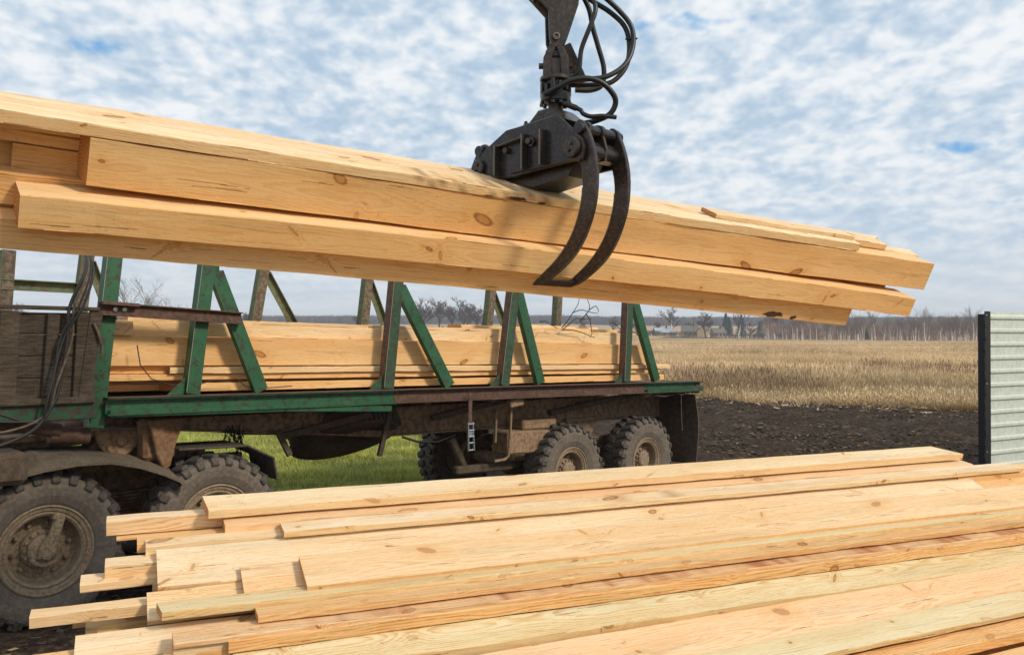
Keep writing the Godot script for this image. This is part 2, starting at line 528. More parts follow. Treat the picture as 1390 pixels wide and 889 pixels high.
# ---------------------------------------------------------------- lumber
# A board: x along it, top face at y 0, back edge at z 0, front edge at z = w. Options: t0/t1 end skew, sag, bow, lane, tint, stain.
func board_mesh(length: float, w: float, t: float, o := {}) -> ArrayMesh:
	var lane: int = o.get("lane", 0)
	var u0: float = o.get("u", 0.0)
	var tint: Color = o.get("tint", Color.WHITE)
	var stain = o.get("stain")
	var sag: float = o.get("sag", 0.0)
	var bow: float = o.get("bow", 0.0)
	var skew0: float = o.get("skew0", 0.0)
	var skew1: float = o.get("skew1", 0.0)
	var seg: int = o.get("seg", 60)
	var wane: float = o.get("wane", 0.004)
	var c := 0.004
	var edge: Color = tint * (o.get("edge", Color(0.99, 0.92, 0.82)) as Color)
	var nz := noise(lane * 13 + int(u0 * 10.0) + 5, 1.3, 5)
	var body := MB.new()
	var ends := MB.new()
	# section corners: (z, y), walking round; face id 0 top, 1 front, 2 bottom, 3 back
	var sec := [[0.0 + c, 0.0], [w - c, 0.0], [w, -c], [w, -t + c], [w - c, -t], [c, -t], [0.0, -t + c], [0.0, -c]]
	var face := [0, 1, 1, 1, 2, 3, 3, 3]
	var rings := []
	for i in seg + 1:
		var f := float(i) / seg
		var x := f * length
		var e := 4.0 * (f - 0.5) * (f - 0.5)
		var ring := []
		for k in 8:
			var p: Array = sec[k]
			var dz := bow * (1.0 - e) + nz.get_noise_2d(x * 1.1, k / 2 * 9.0) * wane * 2.0
			var dy := -sag * e + nz.get_noise_2d(x * 1.3 + 50.0, k / 2 * 9.0) * wane
			var xs: float = lerpf(skew0, 0.0, minf(f * 4.0, 1.0)) * (p[0] / w) + lerpf(0.0, skew1, maxf(f * 4.0 - 3.0, 0.0)) * (p[0] / w)
			ring.append(Vector3(x + xs, p[1] + dy, p[0] + dz))
		rings.append(ring)
	for i in seg:
		for k in 8:
			var j := (k + 1) % 8
			var fa: int = face[k]
			var ln := (lane + fa * 3) % LANES
			var uv := []
			for q in [[i, k], [i, j], [i + 1, j], [i + 1, k]]:
				var pt: Array = sec[q[1]]
				var across: float = (pt[0] - w * 0.5) if fa % 2 == 0 else (pt[1] + t * 0.5)
				uv.append(Vector2(pingpong((u0 + fa * 1.7 + rings[q[0]][q[1]].x) / SPAN, 1.0), (ln + 0.5 + across / LANE) / LANES))
			var mid: Vector3 = (rings[i][k] + rings[i][j]) * 0.5 - Vector3(rings[i][k].x, -t * 0.5, w * 0.5)
			var q0: Vector3 = rings[i][k]; var q1: Vector3 = rings[i][j]; var q2: Vector3 = rings[i + 1][j]; var q3: Vector3 = rings[i + 1][k]
			var nn := (q1 - q0).cross(q3 - q0).normalized()
			if nn.dot(Vector3(0, mid.y, mid.z)) < 0.0:
				nn = -nn
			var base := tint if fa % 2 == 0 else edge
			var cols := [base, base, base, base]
			if stain != null:
				cols = [stain.call(q0.x, fa, base, k), stain.call(q1.x, fa, base, j), stain.call(q2.x, fa, base, j), stain.call(q3.x, fa, base, k)]
			for tr in [[0, 1, 2], [0, 2, 3]]:
				var P := [q0, q1, q2, q3]
				var at := body.v.size()
				body.tri(P[tr[0]], P[tr[1]], P[tr[2]], nn, nn, nn, uv[tr[0]], uv[tr[1]], uv[tr[2]])
				var flipped: bool = body.v[at + 1] != P[tr[1]]
				body.c[at] = cols[tr[0]]
				body.c[at + 1] = cols[tr[2] if flipped else tr[1]]
				body.c[at + 2] = cols[tr[1] if flipped else tr[2]]
	ends.col = tint * Color(0.93, 0.9, 0.86)
	var off := Vector2(fposmod(lane * 0.37 + u0 * 0.21, 0.5) + 0.1, fposmod(lane * 0.23 + u0 * 0.13, 0.5) + 0.1)
	for s in [[rings[0], Vector3.LEFT], [rings[seg], Vector3.RIGHT]]:
		for k in range(1, 7):
			var uvs := []
			for q in [0, k, k + 1]:
				uvs.append(off + Vector2(sec[q][0], sec[q][1]) / 0.4)
			ends.flat(s[0][0], s[0][k], s[0][k + 1], s[1], uvs[0], uvs[1], uvs[2])
	var m := ArrayMesh.new()
	body.surface(m, M.wood)
	ends.surface(m, M.endgrain)
	return m


func board(called: String, frame: Transform3D, at: Vector3, yaw: float, tilt: float, length: float, w: float, t: float, o: Dictionary, label: String, group := "") -> MeshInstance3D:
	# no two boards quite alike in tone
	var h := float(hash(label) % 1000) / 1000.0
	var h2 := float(hash(label + "b") % 1000) / 1000.0
	var t0: Color = o.get("tint", Color.WHITE)
	o.tint = t0 * Color(0.93 + 0.1 * h, 0.925 + 0.1 * h - 0.03 * h2, 0.93 + 0.1 * h - 0.08 * h2)
	var b := Basis(Vector3.UP, yaw) * Basis(Vector3.BACK, o.get("rise", 0.0)) * Basis(Vector3.RIGHT, tilt)
	var n := top(called, board_mesh(length, w, t, o), frame * Transform3D(b, at))
	tag(n, label, o.get("cat", "board"), group)
	return n


const PALE := Color(1.04, 1.02, 0.98)
const HONEY := Color(0.98, 0.86, 0.67)
const ORANGE := Color(0.98, 0.80, 0.58)
const PINK := Color(1.0, 0.91, 0.83)
const GREY := Color(0.88, 0.93, 0.84)


func make_heap() -> void:
	var F := Transform3D(Basis(Vector3.UP, deg_to_rad(23.5)), Vector3(-1.75, 0, -5.0))
	var red := noise(41, 1.0, 3)
	var bark := func(x: float, fa: int, tint: Color, _k: int) -> Color:
		if fa != 0:
			return tint
		var s := sstep(-0.05, 0.35, red.get_noise_2d(x * 1.6, 3.0) * 0.8 + red.get_noise_2d(x * 14.0, 8.0) * 0.35 + 0.2 - absf(x - 3.2) * 0.05) * (0.45 + 0.55 * sstep(-0.2, 0.2, red.get_noise_2d(x * 22.0, _k * 4.0)))
		return tint.lerp(Color(0.5, 0.21, 0.12), s * 0.85)
	var dirty := func(x: float, fa: int, tint: Color, _k: int) -> Color:
		if fa != 0:
			return tint
		return tint.lerp(Color(0.45, 0.36, 0.27), 0.6 * sstep(0.15, 0.5, red.get_noise_2d(x * 5.0, 9.0)) * sstep(1.6, 2.4, x) * (1.0 - sstep(3.8, 4.4, x)))
	# name, x from, x to, back edge z, back edge y, tilt, yaw, width, thickness, options, label
	var rows := [
		["plank", 0.0, 5.64, 0.0, 1.428, 15.0, 0.0, 0.19, 0.052, {"lane": 6, "tint": PALE, "skew0": 0.02, "skew1": 0.16}, "wide pale plank lying topmost along the far edge of the board heap"],
		["plank", 0.1, 5.83, 0.055, 1.332, 9.0, 0.0, 0.2, 0.06, {"lane": 1, "tint": PINK, "u": 1.0}, "plank directly under the topmost plank of the heap, its front edge half hidden"],
		["board", 0.39, 6.2, 0.262, 1.297, 8.5, 0.0, 0.148, 0.034, {"lane": 4, "tint": PALE, "u": 2.0, "stain": dirty, "seg": 60}, "narrow pale board with dark smudges, stepped just below the two top planks"],
		["board", -0.25, 5.63, 0.36, 1.233, 25.0, 0.0, 0.3, 0.03, {"lane": 0, "tint": PALE, "u": 0.4, "skew0": 0.0}, "broad pale board with knots whose square left end reaches past its neighbours"],
		["board", 0.14, 1.0, 0.585, 1.16, 25.0, 0.0, 0.2, 0.022, {"lane": 8, "tint": PINK, "u": 3.0, "seg": 5}, "short stub of board lying on the broad knotty board, left of a longer board"],
		["board", 0.43, 6.9, 0.625, 1.192, 22.5, 0.0, 0.255, 0.034, {"lane": 3, "tint": Color(0.98, 0.92, 0.82), "u": 4.1}, "wide knotty board in the middle of the heap, running out of the right edge"],
		["board", -0.3, 5.2, 0.63, 1.092, 25.0, 0.0, 0.2, 0.032, {"lane": 2, "tint": PALE, "u": 1.7}, "board with bold arched grain showing below the broad knotty board at left"],
		["board", -0.26, 6.9, 0.775, 1.076, 3.0, -0.004, 0.15, 0.04, {"lane": 7, "tint": GREY, "u": 2.6, "skew0": 0.02}, "greyish board with blue stain and a clear front edge, mid heap at left"],
		["board", 0.17, 6.9, 0.93, 1.046, 5.0, 0.0, 0.12, 0.034, {"lane": 5, "tint": HONEY, "u": 0.9}, "slim honey board with swirling grain resting against the reddish bark edge"],
		["board", -0.2, 6.9, 0.985, 0.999, 6.0, 0.0, 0.14, 0.026, {"lane": 5, "tint": PINK, "u": 2.2, "stain": bark, "seg": 160}, "thin board with a streak of dark red bark along its top face"],
		["board", 0.03, 6.9, 1.03, 0.972, 5.0, 0.0, 0.105, 0.055, {"lane": 2, "tint": HONEY, "u": 3.4}, "thick yellow board with wavy front grain under the red bark streak"],
		["board", -0.2, 1.2, 1.0, 0.972, 5.0, 0.0, 0.105, 0.06, {"lane": 9, "tint": PALE, "u": 5.0, "seg": 6}, "stub end poking out left of the yellow wavy board, under the bark streak"],
		["board", -0.6, 0.9, 0.83, 0.985, 20.0, 0.0, 0.28, 0.03, {"lane": 4, "tint": PALE, "u": 0.2, "seg": 6}, "wide pale board at the bottom left corner, below the overhanging stubs"],
		["board", 0.05, 6.9, 1.115, 0.905, 21.0, 0.0, 0.185, 0.058, {"lane": 8, "tint": GREY, "u": 1.1}, "greenish grey plank in front of the yellow wavy board, low in the heap"],
		["board", 0.9, 6.9, 1.28, 0.792, 31.0, 0.0, 0.25, 0.04, {"lane": 3, "tint": PINK, "u": 2.7, "rise": 0.012}, "broad pinkish board in front of the greenish grey plank"],
		["board", 1.2, 6.9, 1.51, 0.69, 13.0, 0.0, 0.2, 0.03, {"lane": 7, "tint": GREY, "u": 4.4, "rise": 0.02}, "bluish tinted board in front of the broad pinkish board, bottom right"],
		["board", 1.4, 6.9, 1.665, 0.6, 8.0, 0.0, 0.14, 0.06, {"lane": 5, "tint": ORANGE, "u": 0.6, "rise": 0.02}, "honey coloured plank at bottom right with a thick front edge"],
		["board", 1.8, 6.9, 1.80, 0.52, 12.0, 0.0, 0.2, 0.05, {"lane": 1, "tint": HONEY, "u": 3.9, "rise": 0.016}, "lowest board in the bottom right corner of the photo"],
		["board", -0.49, 3.2, -0.03, 1.352, 4.0, 0.0, 0.12, 0.08, {"lane": 9, "tint": PALE, "u": 1.9}, "squared timber jutting left from beneath the topmost plank's left end"],
		["board", -0.34, 3.0, 0.14, 1.262, 6.0, 0.0, 0.13, 0.05, {"lane": 6, "tint": HONEY, "u": 2.9}, "orange edged board below the jutting squared timber at the heap's far left"],
		["board", -0.3, 5.0, 0.24, 1.262, 9.0, 0.0, 0.1, 0.058, {"lane": 4, "tint": PALE, "u": 4.0}, "long thick board whose left end shows under the narrow smudged board"],
		["board", -0.49, 3.1, 0.3, 1.198, 9.0, 0.0, 0.12, 0.066, {"lane": 0, "tint": PALE, "u": 5.2}, "squared stick poking out left behind the broad knotty board's end"],
		["board", -0.6, 2.8, 0.33, 1.132, 8.0, 0.0, 0.13, 0.042, {"lane": 1, "tint": PALE, "u": 0.7, "rise": 0.01}, "thin lath pointing left over the truck wheel, beneath the squared stick"],
		["board", -0.8, 2.4, 0.56, 1.05, 6.0, 0.0, 0.1, 0.056, {"lane": 6, "tint": PALE, "u": 3.3}, "longest jutting stick at left with a knot near its end, before the wheel"],
		["board", -0.77, 1.6, 0.85, 0.93, 5.0, 0.0, 0.12, 0.05, {"lane": 2, "tint": HONEY, "u": 1.3}, "stick end in the bottom left corner below the wide pale board"],
		["board", -0.63, 1.9, 0.36, 0.985, 12.0, 0.0, 0.13, 0.05, {"lane": 7, "tint": PINK, "u": 4.7}, "weathered board end under the longest jutting stick, leftmost of three"],
		["board", -0.57, 2.1, 0.46, 0.958, 12.0, 0.0, 0.11, 0.05, {"lane": 9, "tint": GREY, "u": 0.1}, "weathered board end under the longest jutting stick, middle of three"],
		["board", -0.52, 2.0, 0.53, 0.915, 5.0, 0.0, 0.15, 0.06, {"lane": 3, "tint": GREY, "u": 2.1}, "weathered board end under the longest jutting stick, lowest of three"],
		["board", -0.44, 1.5, 0.0, 1.262, 3.0, 0.0, 0.11, 0.02, {"lane": 8, "tint": HONEY, "u": 3.7, "seg": 8}, "thin lath directly under the jutting squared timber at far left"],
		["board", -0.27, 1.0, 0.44, 1.105, 5.0, 0.0, 0.05, 0.09, {"lane": 9, "tint": Color(0.72, 0.76, 0.72), "u": 1.1, "seg": 8}, "blue grey stick end in the dark hollow below the broad board's left end"],
		["board", -0.23, 1.0, 0.5, 1.075, 5.0, 0.0, 0.05, 0.06, {"lane": 3, "tint": PALE, "u": 2.4, "seg": 8}, "small pale stick end beside the blue grey one in the dark hollow"],
		["board", -0.42, 2.0, 0.48, 1.02, 5.0, 0.0, 0.1, 0.02, {"lane": 5, "tint": PINK, "u": 5.6, "seg": 8}, "thin slat edge between the two lowest jutting sticks at left"],
		["board", -0.24, 0.6, 1.06, 0.93, 5.0, 0.0, 0.045, 0.05, {"lane": 1, "tint": ORANGE, "u": 4.2, "seg": 4}, "small orange stick end wedged under the bark streaked board's left end"],
		["board", 5.3, 8.6, 0.33, 1.21, 22.0, 0.0, 0.22, 0.05, {"lane": 0, "tint": HONEY, "u": 1.5, "seg": 6}, "board continuing rightward from beneath the broad board's right end"],
		["board", 5.5, 8.8, 0.19, 1.268, 10.0, 0.0, 0.2, 0.05, {"lane": 6, "tint": HONEY, "u": 0.5, "seg": 6}, "board end behind the heap's right side, just left of the metal fence"],
	]
	for q in rows:
		var o: Dictionary = q[9]
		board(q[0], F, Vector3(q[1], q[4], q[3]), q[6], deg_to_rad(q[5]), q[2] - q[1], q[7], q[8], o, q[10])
	# the body of the heap below: laid flat in courses on two bearers, seen at its left end and from the side
	var r := RandomNumberGenerator.new()
	r.seed = 5
	var courses := [[0.12, 2.35], [0.27, 2.15], [0.42, 1.9], [0.57, 1.6], [0.72, 1.25], [0.87, 0.78], [1.02, 0.4], [1.17, 0.18]]
	var proto := []
	for k in 4:
		proto.append(board_mesh(5.6, 0.27, 0.13, {"lane": k * 2 + 1, "tint": [PALE, HONEY, PINK, GREY][k], "u": k * 1.4, "seg": 6}))
	for k in courses.size():
		var z := -0.32 + 0.02 * k
		while z < courses[k][1] - 0.2:
			if k % 2 == 0 or z < 0.0 or z > courses[k][1] - 0.62 or true:
				var n := top("timber", proto[r.randi() % 4], F * Transform3D(Basis(Vector3.UP, r.randf_range(-0.004, 0.004)), Vector3(r.randf_range(-0.12, 0.25), courses[k][0] + 0.012 + r.randf_range(-0.003, 0.003), z)))
				tag(n, "thick sawn timber inside the stacked heap under the loose boards", "timber", "timbers making up the heap's core")
			z += 0.29
	for x in [0.4, 2.6, 4.9]:
		var b := board("bearer", F, Vector3(x, 0.0, -0.4), 0.0, 0.0, 0.1, 2.7, 0.06, {"lane": 3, "tint": Color(0.6, 0.55, 0.5), "seg": 1, "cat": "bearer"}, "grey bearer on the soil under the board heap", "bearers under the board heap")
		b.position.y = 0.062


func _sag_at(o: Dictionary, f: float) -> float:
	return o.get("sag", 0.0) * 4.0 * (f - 0.5) * (f - 0.5)


func make_load() -> void:
	# frame of the hanging bundle: x along it, rolled 24 degrees towards the camera; y 0, z 0 is the front top edge of the big beam
	var B := Basis(Vector3.UP, deg_to_rad(30.28)) * Basis(Vector3.BACK, deg_to_rad(-3.03))
	var F := Transform3D(B, Vector3(-1.921, 3.115, -3.94)) * Transform3D(Basis(), Vector3(0, 0.11, 0)) * Transform3D(Basis(Vector3.RIGHT, deg_to_rad(24.0)), Vector3.ZERO)
	var sp := noise(61, 1.0, 3)
	var smear := func(x: float, fa: int, tint: Color, k: int) -> Color:
		var s := sstep(2.7, 3.0, x) * (1.0 - sstep(3.75, 3.85, x)) * sstep(-0.05, 0.35, sp.get_noise_2d(x * 11.0, fa * 5.0 + k * 1.3))
		return tint.lerp(Color(0.28, 0.2, 0.13), s * 0.75)
	# x from, x to, z front, y top, width, thickness, options, label
	var rows := [
		["beam", 0.0, 6.1, 0.0, 0.0, 0.19, 0.225, {"lane": 1, "tint": HONEY, "u": 0.3, "skew0": 0.03, "skew1": 0.02}, "largest squared beam, topmost full face on the near side of the hanging bundle"],
		["beam", -0.25, 5.9, 0.118, -0.236, 0.22, 0.15, {"lane": 4, "tint": HONEY, "u": 1.1, "sag": 0.034, "skew0": 0.02}, "squared beam just below the largest beam, its bright top ledge sticking out"],
		["beam", -1.6, 5.32, 0.05, -0.396, 0.2, 0.14, {"lane": 7, "tint": HONEY, "u": 2.3, "sag": 0.03}, "lowest shadowed beam of the hanging bundle with a dark bark pocket at right"],
		["plank", -1.3, 5.3, 0.003, 0.058, 0.19, 0.055, {"lane": 0, "tint": PALE, "u": 0.8, "sag": -0.005, "stain": smear, "seg": 140, "skew1": -0.1}, "long pale plank on top of the largest beam, dirt smeared below the grapple"],
		["plank", 3.85, 5.24, -0.11, 0.091, 0.16, 0.03, {"lane": 3, "tint": PALE, "u": 3.0}, "short thin plank on top of the hanging bundle, right of the grapple"],
		["beam", -1.0, 6.3, -0.205, 0.0, 0.19, 0.06, {"lane": 6, "tint": PALE, "u": 4.0, "skew1": -0.12}, "beam hidden behind the largest one, its top reaching furthest right"],
		["plank", -0.6, 5.85, -0.2, 0.05, 0.17, 0.05, {"lane": 2, "tint": PALE, "u": 5.0, "skew1": -0.1}, "plank behind the long pale top plank, ending in a slant at right"],
		["board", -1.2, 5.0, -0.207, -0.063, 0.16, 0.055, {"lane": 8, "tint": PALE, "u": 0.5}, "whitish board tucked under the long top plank at far left"],
		["plank", -0.5, 6.02, -0.38, 0.045, 0.14, 0.05, {"lane": 1, "tint": PALE, "u": 2.1, "skew1": -0.2}, "plank on the far side of the bundle's top, its slanted end behind the others"],
		["beam", -0.27, 5.6, -0.2, -0.125, 0.06, 0.145, {"lane": 5, "tint": HONEY, "u": 1.6}, "beam with wane and resin on its left end, left of the largest beam's end"],
		["beam", -1.4, 4.0, -0.27, -0.118, 0.12, 0.15, {"lane": 1, "tint": HONEY, "u": 4.9}, "beam further back at far left, its face left of the resin streaked end"],
		["beam", -1.5, 4.8, -0.225, -0.285, 0.14, 0.05, {"lane": 9, "tint": HONEY, "u": 2.8}, "sawdust covered board under the resin streaked beam end"],
		["beam", -1.3, 5.8, -0.11, -0.236, 0.22, 0.15, {"lane": 2, "tint": HONEY, "u": 3.6}, "beam at the far left, behind the ledge beam's slanted end"],
		["beam", -1.4, 5.5, -0.15, -0.4, 0.2, 0.13, {"lane": 3, "tint": HONEY, "u": 4.4}, "beam at the underside of the hanging bundle, behind the lowest shadowed one"],
		["beam", -1.1, 5.9, -0.42, -0.02, 0.1, 0.22, {"lane": 4, "tint": HONEY, "u": 5.3}, "rearmost beam of the hanging bundle, on the side away from the camera"],
	]
	for q in rows:
		var o: Dictionary = q[7]
		o.cat = q[0]
		o.wane = 0.005
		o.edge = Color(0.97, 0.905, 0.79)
		var len_: float = q[2] - q[1]
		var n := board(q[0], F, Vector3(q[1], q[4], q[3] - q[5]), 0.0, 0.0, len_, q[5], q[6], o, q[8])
		# bark left in pockets along the lower front edge: x, length, height
		var spots := []
		if q[1] == -1.6:
			spots = [[6.12, 0.2, 0.05], [6.33, 0.07, 0.035]]
		elif q[1] == -1.3 and q[6] == 0.055:
			spots = [[3.55, 0.14, 0.022], [3.72, 0.06, 0.015], [3.36, 0.07, 0.01]]
		for k in spots:
			var b := MB.new()
			var poly := PackedVector2Array()
			for i in 18:
				var a := TAU * i / 18.0
				var w := 0.75 + 0.5 * absf(sp.get_noise_2d(i * 7.0 + k[0] * 30.0, 3.0)) + 0.15 * sin(i * 2.7)
				poly.append(Vector2(k[0] + cos(a) * k[1] * 0.5 * w + 0.35 * k[2] * sin(a), -q[6] + k[2] * 0.55 + sin(a) * k[2] * 0.5 * w))
			b.prism(poly, q[5] - 0.004, q[5] + 0.003, Transform3D(Basis(), Vector3(0, -_sag_at(o, k[0] / len_), 0)), 0.001)
			part(n, "bark_pocket", b, M.bark_dark)


func make_cargo(F: Transform3D) -> void:
	# on the trailer: x along the deck, near faces at about z -0.2; everything follows the deck's slope
	var rise := -0.02
	# x from, x to, y top at x 0, z front, width, thickness, options, label
	var rows := [
		["beam", 0.45, 7.95, 2.345, -0.2, 0.2, 0.262, {"lane": 1, "tint": Color(0.98, 0.84, 0.64), "u": 0.9}, "deep squared beam with knots on the trailer, widest face behind the green stakes"],
		["beam", 0.62, 7.5, 2.47, -0.23, 0.2, 0.122, {"lane": 4, "tint": PALE, "u": 2.0}, "pale beam along the top of the trailer's cargo"],
		["beam", 0.4, 0.72, 2.475, -0.17, 0.1, 0.13, {"lane": 7, "tint": PALE, "u": 4.0, "seg": 2}, "short beam end at the left of the trailer cargo, by the leaning stake"],
		["plank", 0.3, 8.0, 2.083, -0.27, 0.24, 0.07, {"lane": 2, "tint": HONEY, "u": 3.0}, "recessed plank in the dark gap under the trailer's deep beam"],
		["board", 1.12, 8.72, 2.07, -0.165, 0.3, 0.058, {"lane": 0, "tint": PALE, "u": 1.2, "skew1": -0.3, "skew0": -0.08}, "board with a projecting pale end at both ends of the trailer cargo"],
		["board", 0.2, 8.2, 2.008, -0.2, 0.25, 0.055, {"lane": 5, "tint": HONEY, "u": 4.6}, "board third from the deck in the trailer's cargo"],
		["board", 1.05, 8.28, 1.925, -0.17, 0.25, 0.075, {"lane": 8, "tint": HONEY, "u": 0.4, "skew0": 0.15}, "lowest board near the deck of the trailer, its slanted left end showing"],
		["board", 0.5, 8.1, 1.91, -0.45, 0.25, 0.06, {"lane": 3, "tint": HONEY, "u": 2.2}, "board lying deep in shade on the trailer deck behind the lowest board"],
		["beam", 0.5, 8.12, 2.33, -0.42, 0.22, 0.26, {"lane": 6, "tint": HONEY, "u": 5.1}, "second deep beam on the trailer, its end showing right of the last stake"],
		["board", 0.7, 7.7, 2.505, -0.235, 0.2, 0.034, {"lane": 9, "tint": PALE, "u": 1.5}, "pale board on the trailer's cargo top, a thin strip above the top beam"],
		["board", 4.7, 7.62, 2.555, -0.5, 0.25, 0.05, {"lane": 2, "tint": PALE, "u": 2.5}, "bare pale plank raised on the right end of the trailer's cargo"],
		["board", 5.9, 7.45, 2.59, -0.72, 0.22, 0.045, {"lane": 0, "tint": PALE, "u": 3.7}, "upper pale plank at the right end of the trailer's cargo, under the dry twigs"],
	]
	for q in rows:
		var o: Dictionary = q[7]
		o.cat = q[0]
		o.rise = rise
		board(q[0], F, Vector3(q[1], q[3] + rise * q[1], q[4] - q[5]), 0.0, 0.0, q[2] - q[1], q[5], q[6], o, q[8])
	var core := board_mesh(7.4, 0.26, 0.2, {"lane": 5, "tint": HONEY, "seg": 6})
	var r := RandomNumberGenerator.new()
	r.seed = 8
	for row in 3:
		for col_ in 5:
			var x0 := 0.6 + r.randf_range(-0.15, 0.3)
			var n := top("timber", core, F * Transform3D(Basis(Vector3.BACK, rise), Vector3(x0, 2.04 + 0.21 * row + rise * x0, -0.98 - 0.29 * col_)))
			tag(n, "sawn timber in the far rows of the trailer's cargo", "timber", "timbers in the trailer's far rows")


# ---------------------------------------------------------------- the land
func land(x: float, z: float) -> float:
	var d := -z
	var h := 1.9 * sstep(225.0, 420.0, d) * (1.0 - 0.8 * sstep(40.0, 120.0, x)) + 10.5 * sstep(460.0, 900.0, d)
	return h + 0.25 * sin(x * 0.013 + 1.0) * sstep(120.0, 300.0, d)


func sheet(called: String, xs: PackedFloat32Array, zs: PackedFloat32Array, height: Callable, m: Material, uvs := 1.0) -> void:
	var st := SurfaceTool.new()
	st.begin(Mesh.PRIMITIVE_TRIANGLES)
	st.set_smooth_group(0)
	for z in zs:
		for x in xs:
			var p: Vector3 = height.call(x, z)
			st.set_uv(Vector2(p.x, p.z) * uvs)
			st.add_vertex(p)
	var w := xs.size()
	for j in zs.size() - 1:
		for i in w - 1:
			var a := j * w + i
			for k in [a, a + 1, a + w, a + 1, a + w + 1, a + w]:
				st.add_index(k)
	st.generate_normals()
	var me := st.commit()
	me.surface_set_material(0, m)
	var o := top(called, me)
	o.set_meta("kind", "structure")


func span(a: float, b: float, n: int, power := 1.0) -> PackedFloat32Array:
	var r := PackedFloat32Array()
	for i in n + 1:
		r.append(lerpf(a, b, pow(float(i) / n, power)))
	return r


func field_edge(x: float) -> float: # z of the border between the dark soil and the dry grass
	return (-31.9 + 0.76 * (x - 6.8) if x > 4.0 else -34.0 + 0.2 * (x - 4.0)) + 0.45 * sin(x * 0.9) + 0.3 * sin(x * 2.3 + 1.0)


func make_land() -> void:
	var xs := PackedFloat32Array()
	for i in 81:
		var t := (i - 40) / 40.0
		xs.append(signf(t) * (60.0 * absf(t) + 2600.0 * pow(absf(t), 4.0)))
	var dry := mat("dry_field", patchy(21, Color(0.74, 0.62, 0.44), Color(0.66, 0.54, 0.37), 0.5, 0.4), 0.15, 1.0)
	dry.uv1_world_triplanar = true
	sheet("ground", xs, span(40.0, -3200.0, 120, 2.2), func(x: float, z: float): return Vector3(x, land(x, z) - 0.03 - 0.27 * (1.0 - sstep(22.0, 27.0, -z)), z), dry)
	# dark churned soil of the yard, its sheet over the ground
	var hump := noise(71, 0.35, 4)
	var clod := noise(72, 2.2, 3)
	var soil := mat("dark_soil", patchy(22, Color(0.20, 0.167, 0.145), Color(0.33, 0.27, 0.215), 0.6, 0.4, Vector2(1, 1), 0.09), 0.55, 1.0, 0.0, 2.5)
	soil.uv1_world_triplanar = true
	soil.metallic_specular = 0.15
	var hs := func(x: float, z: float) -> Vector3:
		var f := -z
		var zz := lerpf(5.0, field_edge(x) - 0.8 + 0.7 * sin(x * 1.7) + 0.4 * sin(x * 4.1), z)
		var bump := hump.get_noise_2d(x, zz) * 0.09 + clod.get_noise_2d(x, zz) * 0.05
		var rut := -0.14 * exp(-pow((zz - (-19.5 + 0.35 * x + 0.6 * sin(x * 0.5))) / 0.45, 2.0)) * sstep(3.0, 6.0, x) - 0.12 * exp(-pow((zz - (-21.6 + 0.33 * x + 0.5 * sin(x * 0.6))) / 0.45, 2.0)) * sstep(2.0, 5.0, x) + 0.07 * exp(-pow((zz - (-27.5 + 0.5 * x + 0.5 * sin(x * 0.8))) / 0.7, 2.0)) * sstep(1.0, 4.0, x)
		return Vector3(x, 0.02 + (bump + rut) * (1.0 if zz < -14.0 else 0.45), zz + 0.0 * f)
	sheet("soil", span(-26.0, 24.0, 330), span(0.0, 1.0, 260), hs, soil)
	var turf := mat("turf", patchy(23, Color(0.27, 0.33, 0.12), Color(0.22, 0.25, 0.10), 0.5, 0.3), 0.8, 1.0)
	turf.uv1_world_triplanar = true
	sheet("lawn", span(0.0, 1.0, 40), span(-10.6, -24.0, 30), func(x: float, z: float):
		var xr := -1.75 + 0.12 * (z + 15.0) + 0.2 * sin(z * 1.3) + 0.15 * sin(z * 3.1)
		var xx := lerpf(-34.0, xr, x)
		return Vector3(xx, 0.10 + hump.get_noise_2d(xx * 0.5, z * 0.5) * 0.05 - 0.16 * sstep(0.96, 1.0, x), z), turf)
	# the burnt strip before the village
	var burnt := mat("burnt", patchy(24, Color(0.17, 0.15, 0.145), Color(0.24, 0.205, 0.18), 0.6, 0.3), 0.05, 1.0)
	burnt.uv1_world_triplanar = true
	sheet("burnt_ground", span(50.0, 108.0, 50), span(0.0, 1.0, 10), func(x: float, z: float):
		var wx := 1.0 + 0.25 * sin(x * 0.21) + 0.15 * sin(x * 0.57)
		var zz := -318.0 - 0.25 * (x - 50.0) - 34.0 * z * wx * sstep(50.0, 66.0, x)
		return Vector3(x, land(x, zz) + 0.05, zz), burnt)
	var tan_ := mat("ploughed", patchy(25, Color(0.72, 0.60, 0.44), Color(0.64, 0.52, 0.37), 0.5, 0.4), 0.02, 1.0)
	tan_.uv1_world_triplanar = true
	sheet("hill_field", span(-420.0, 520.0, 60), span(-500.0, -905.0, 24), func(x: float, z: float): return Vector3(x, land(x, z) + 0.06, z), tan_)


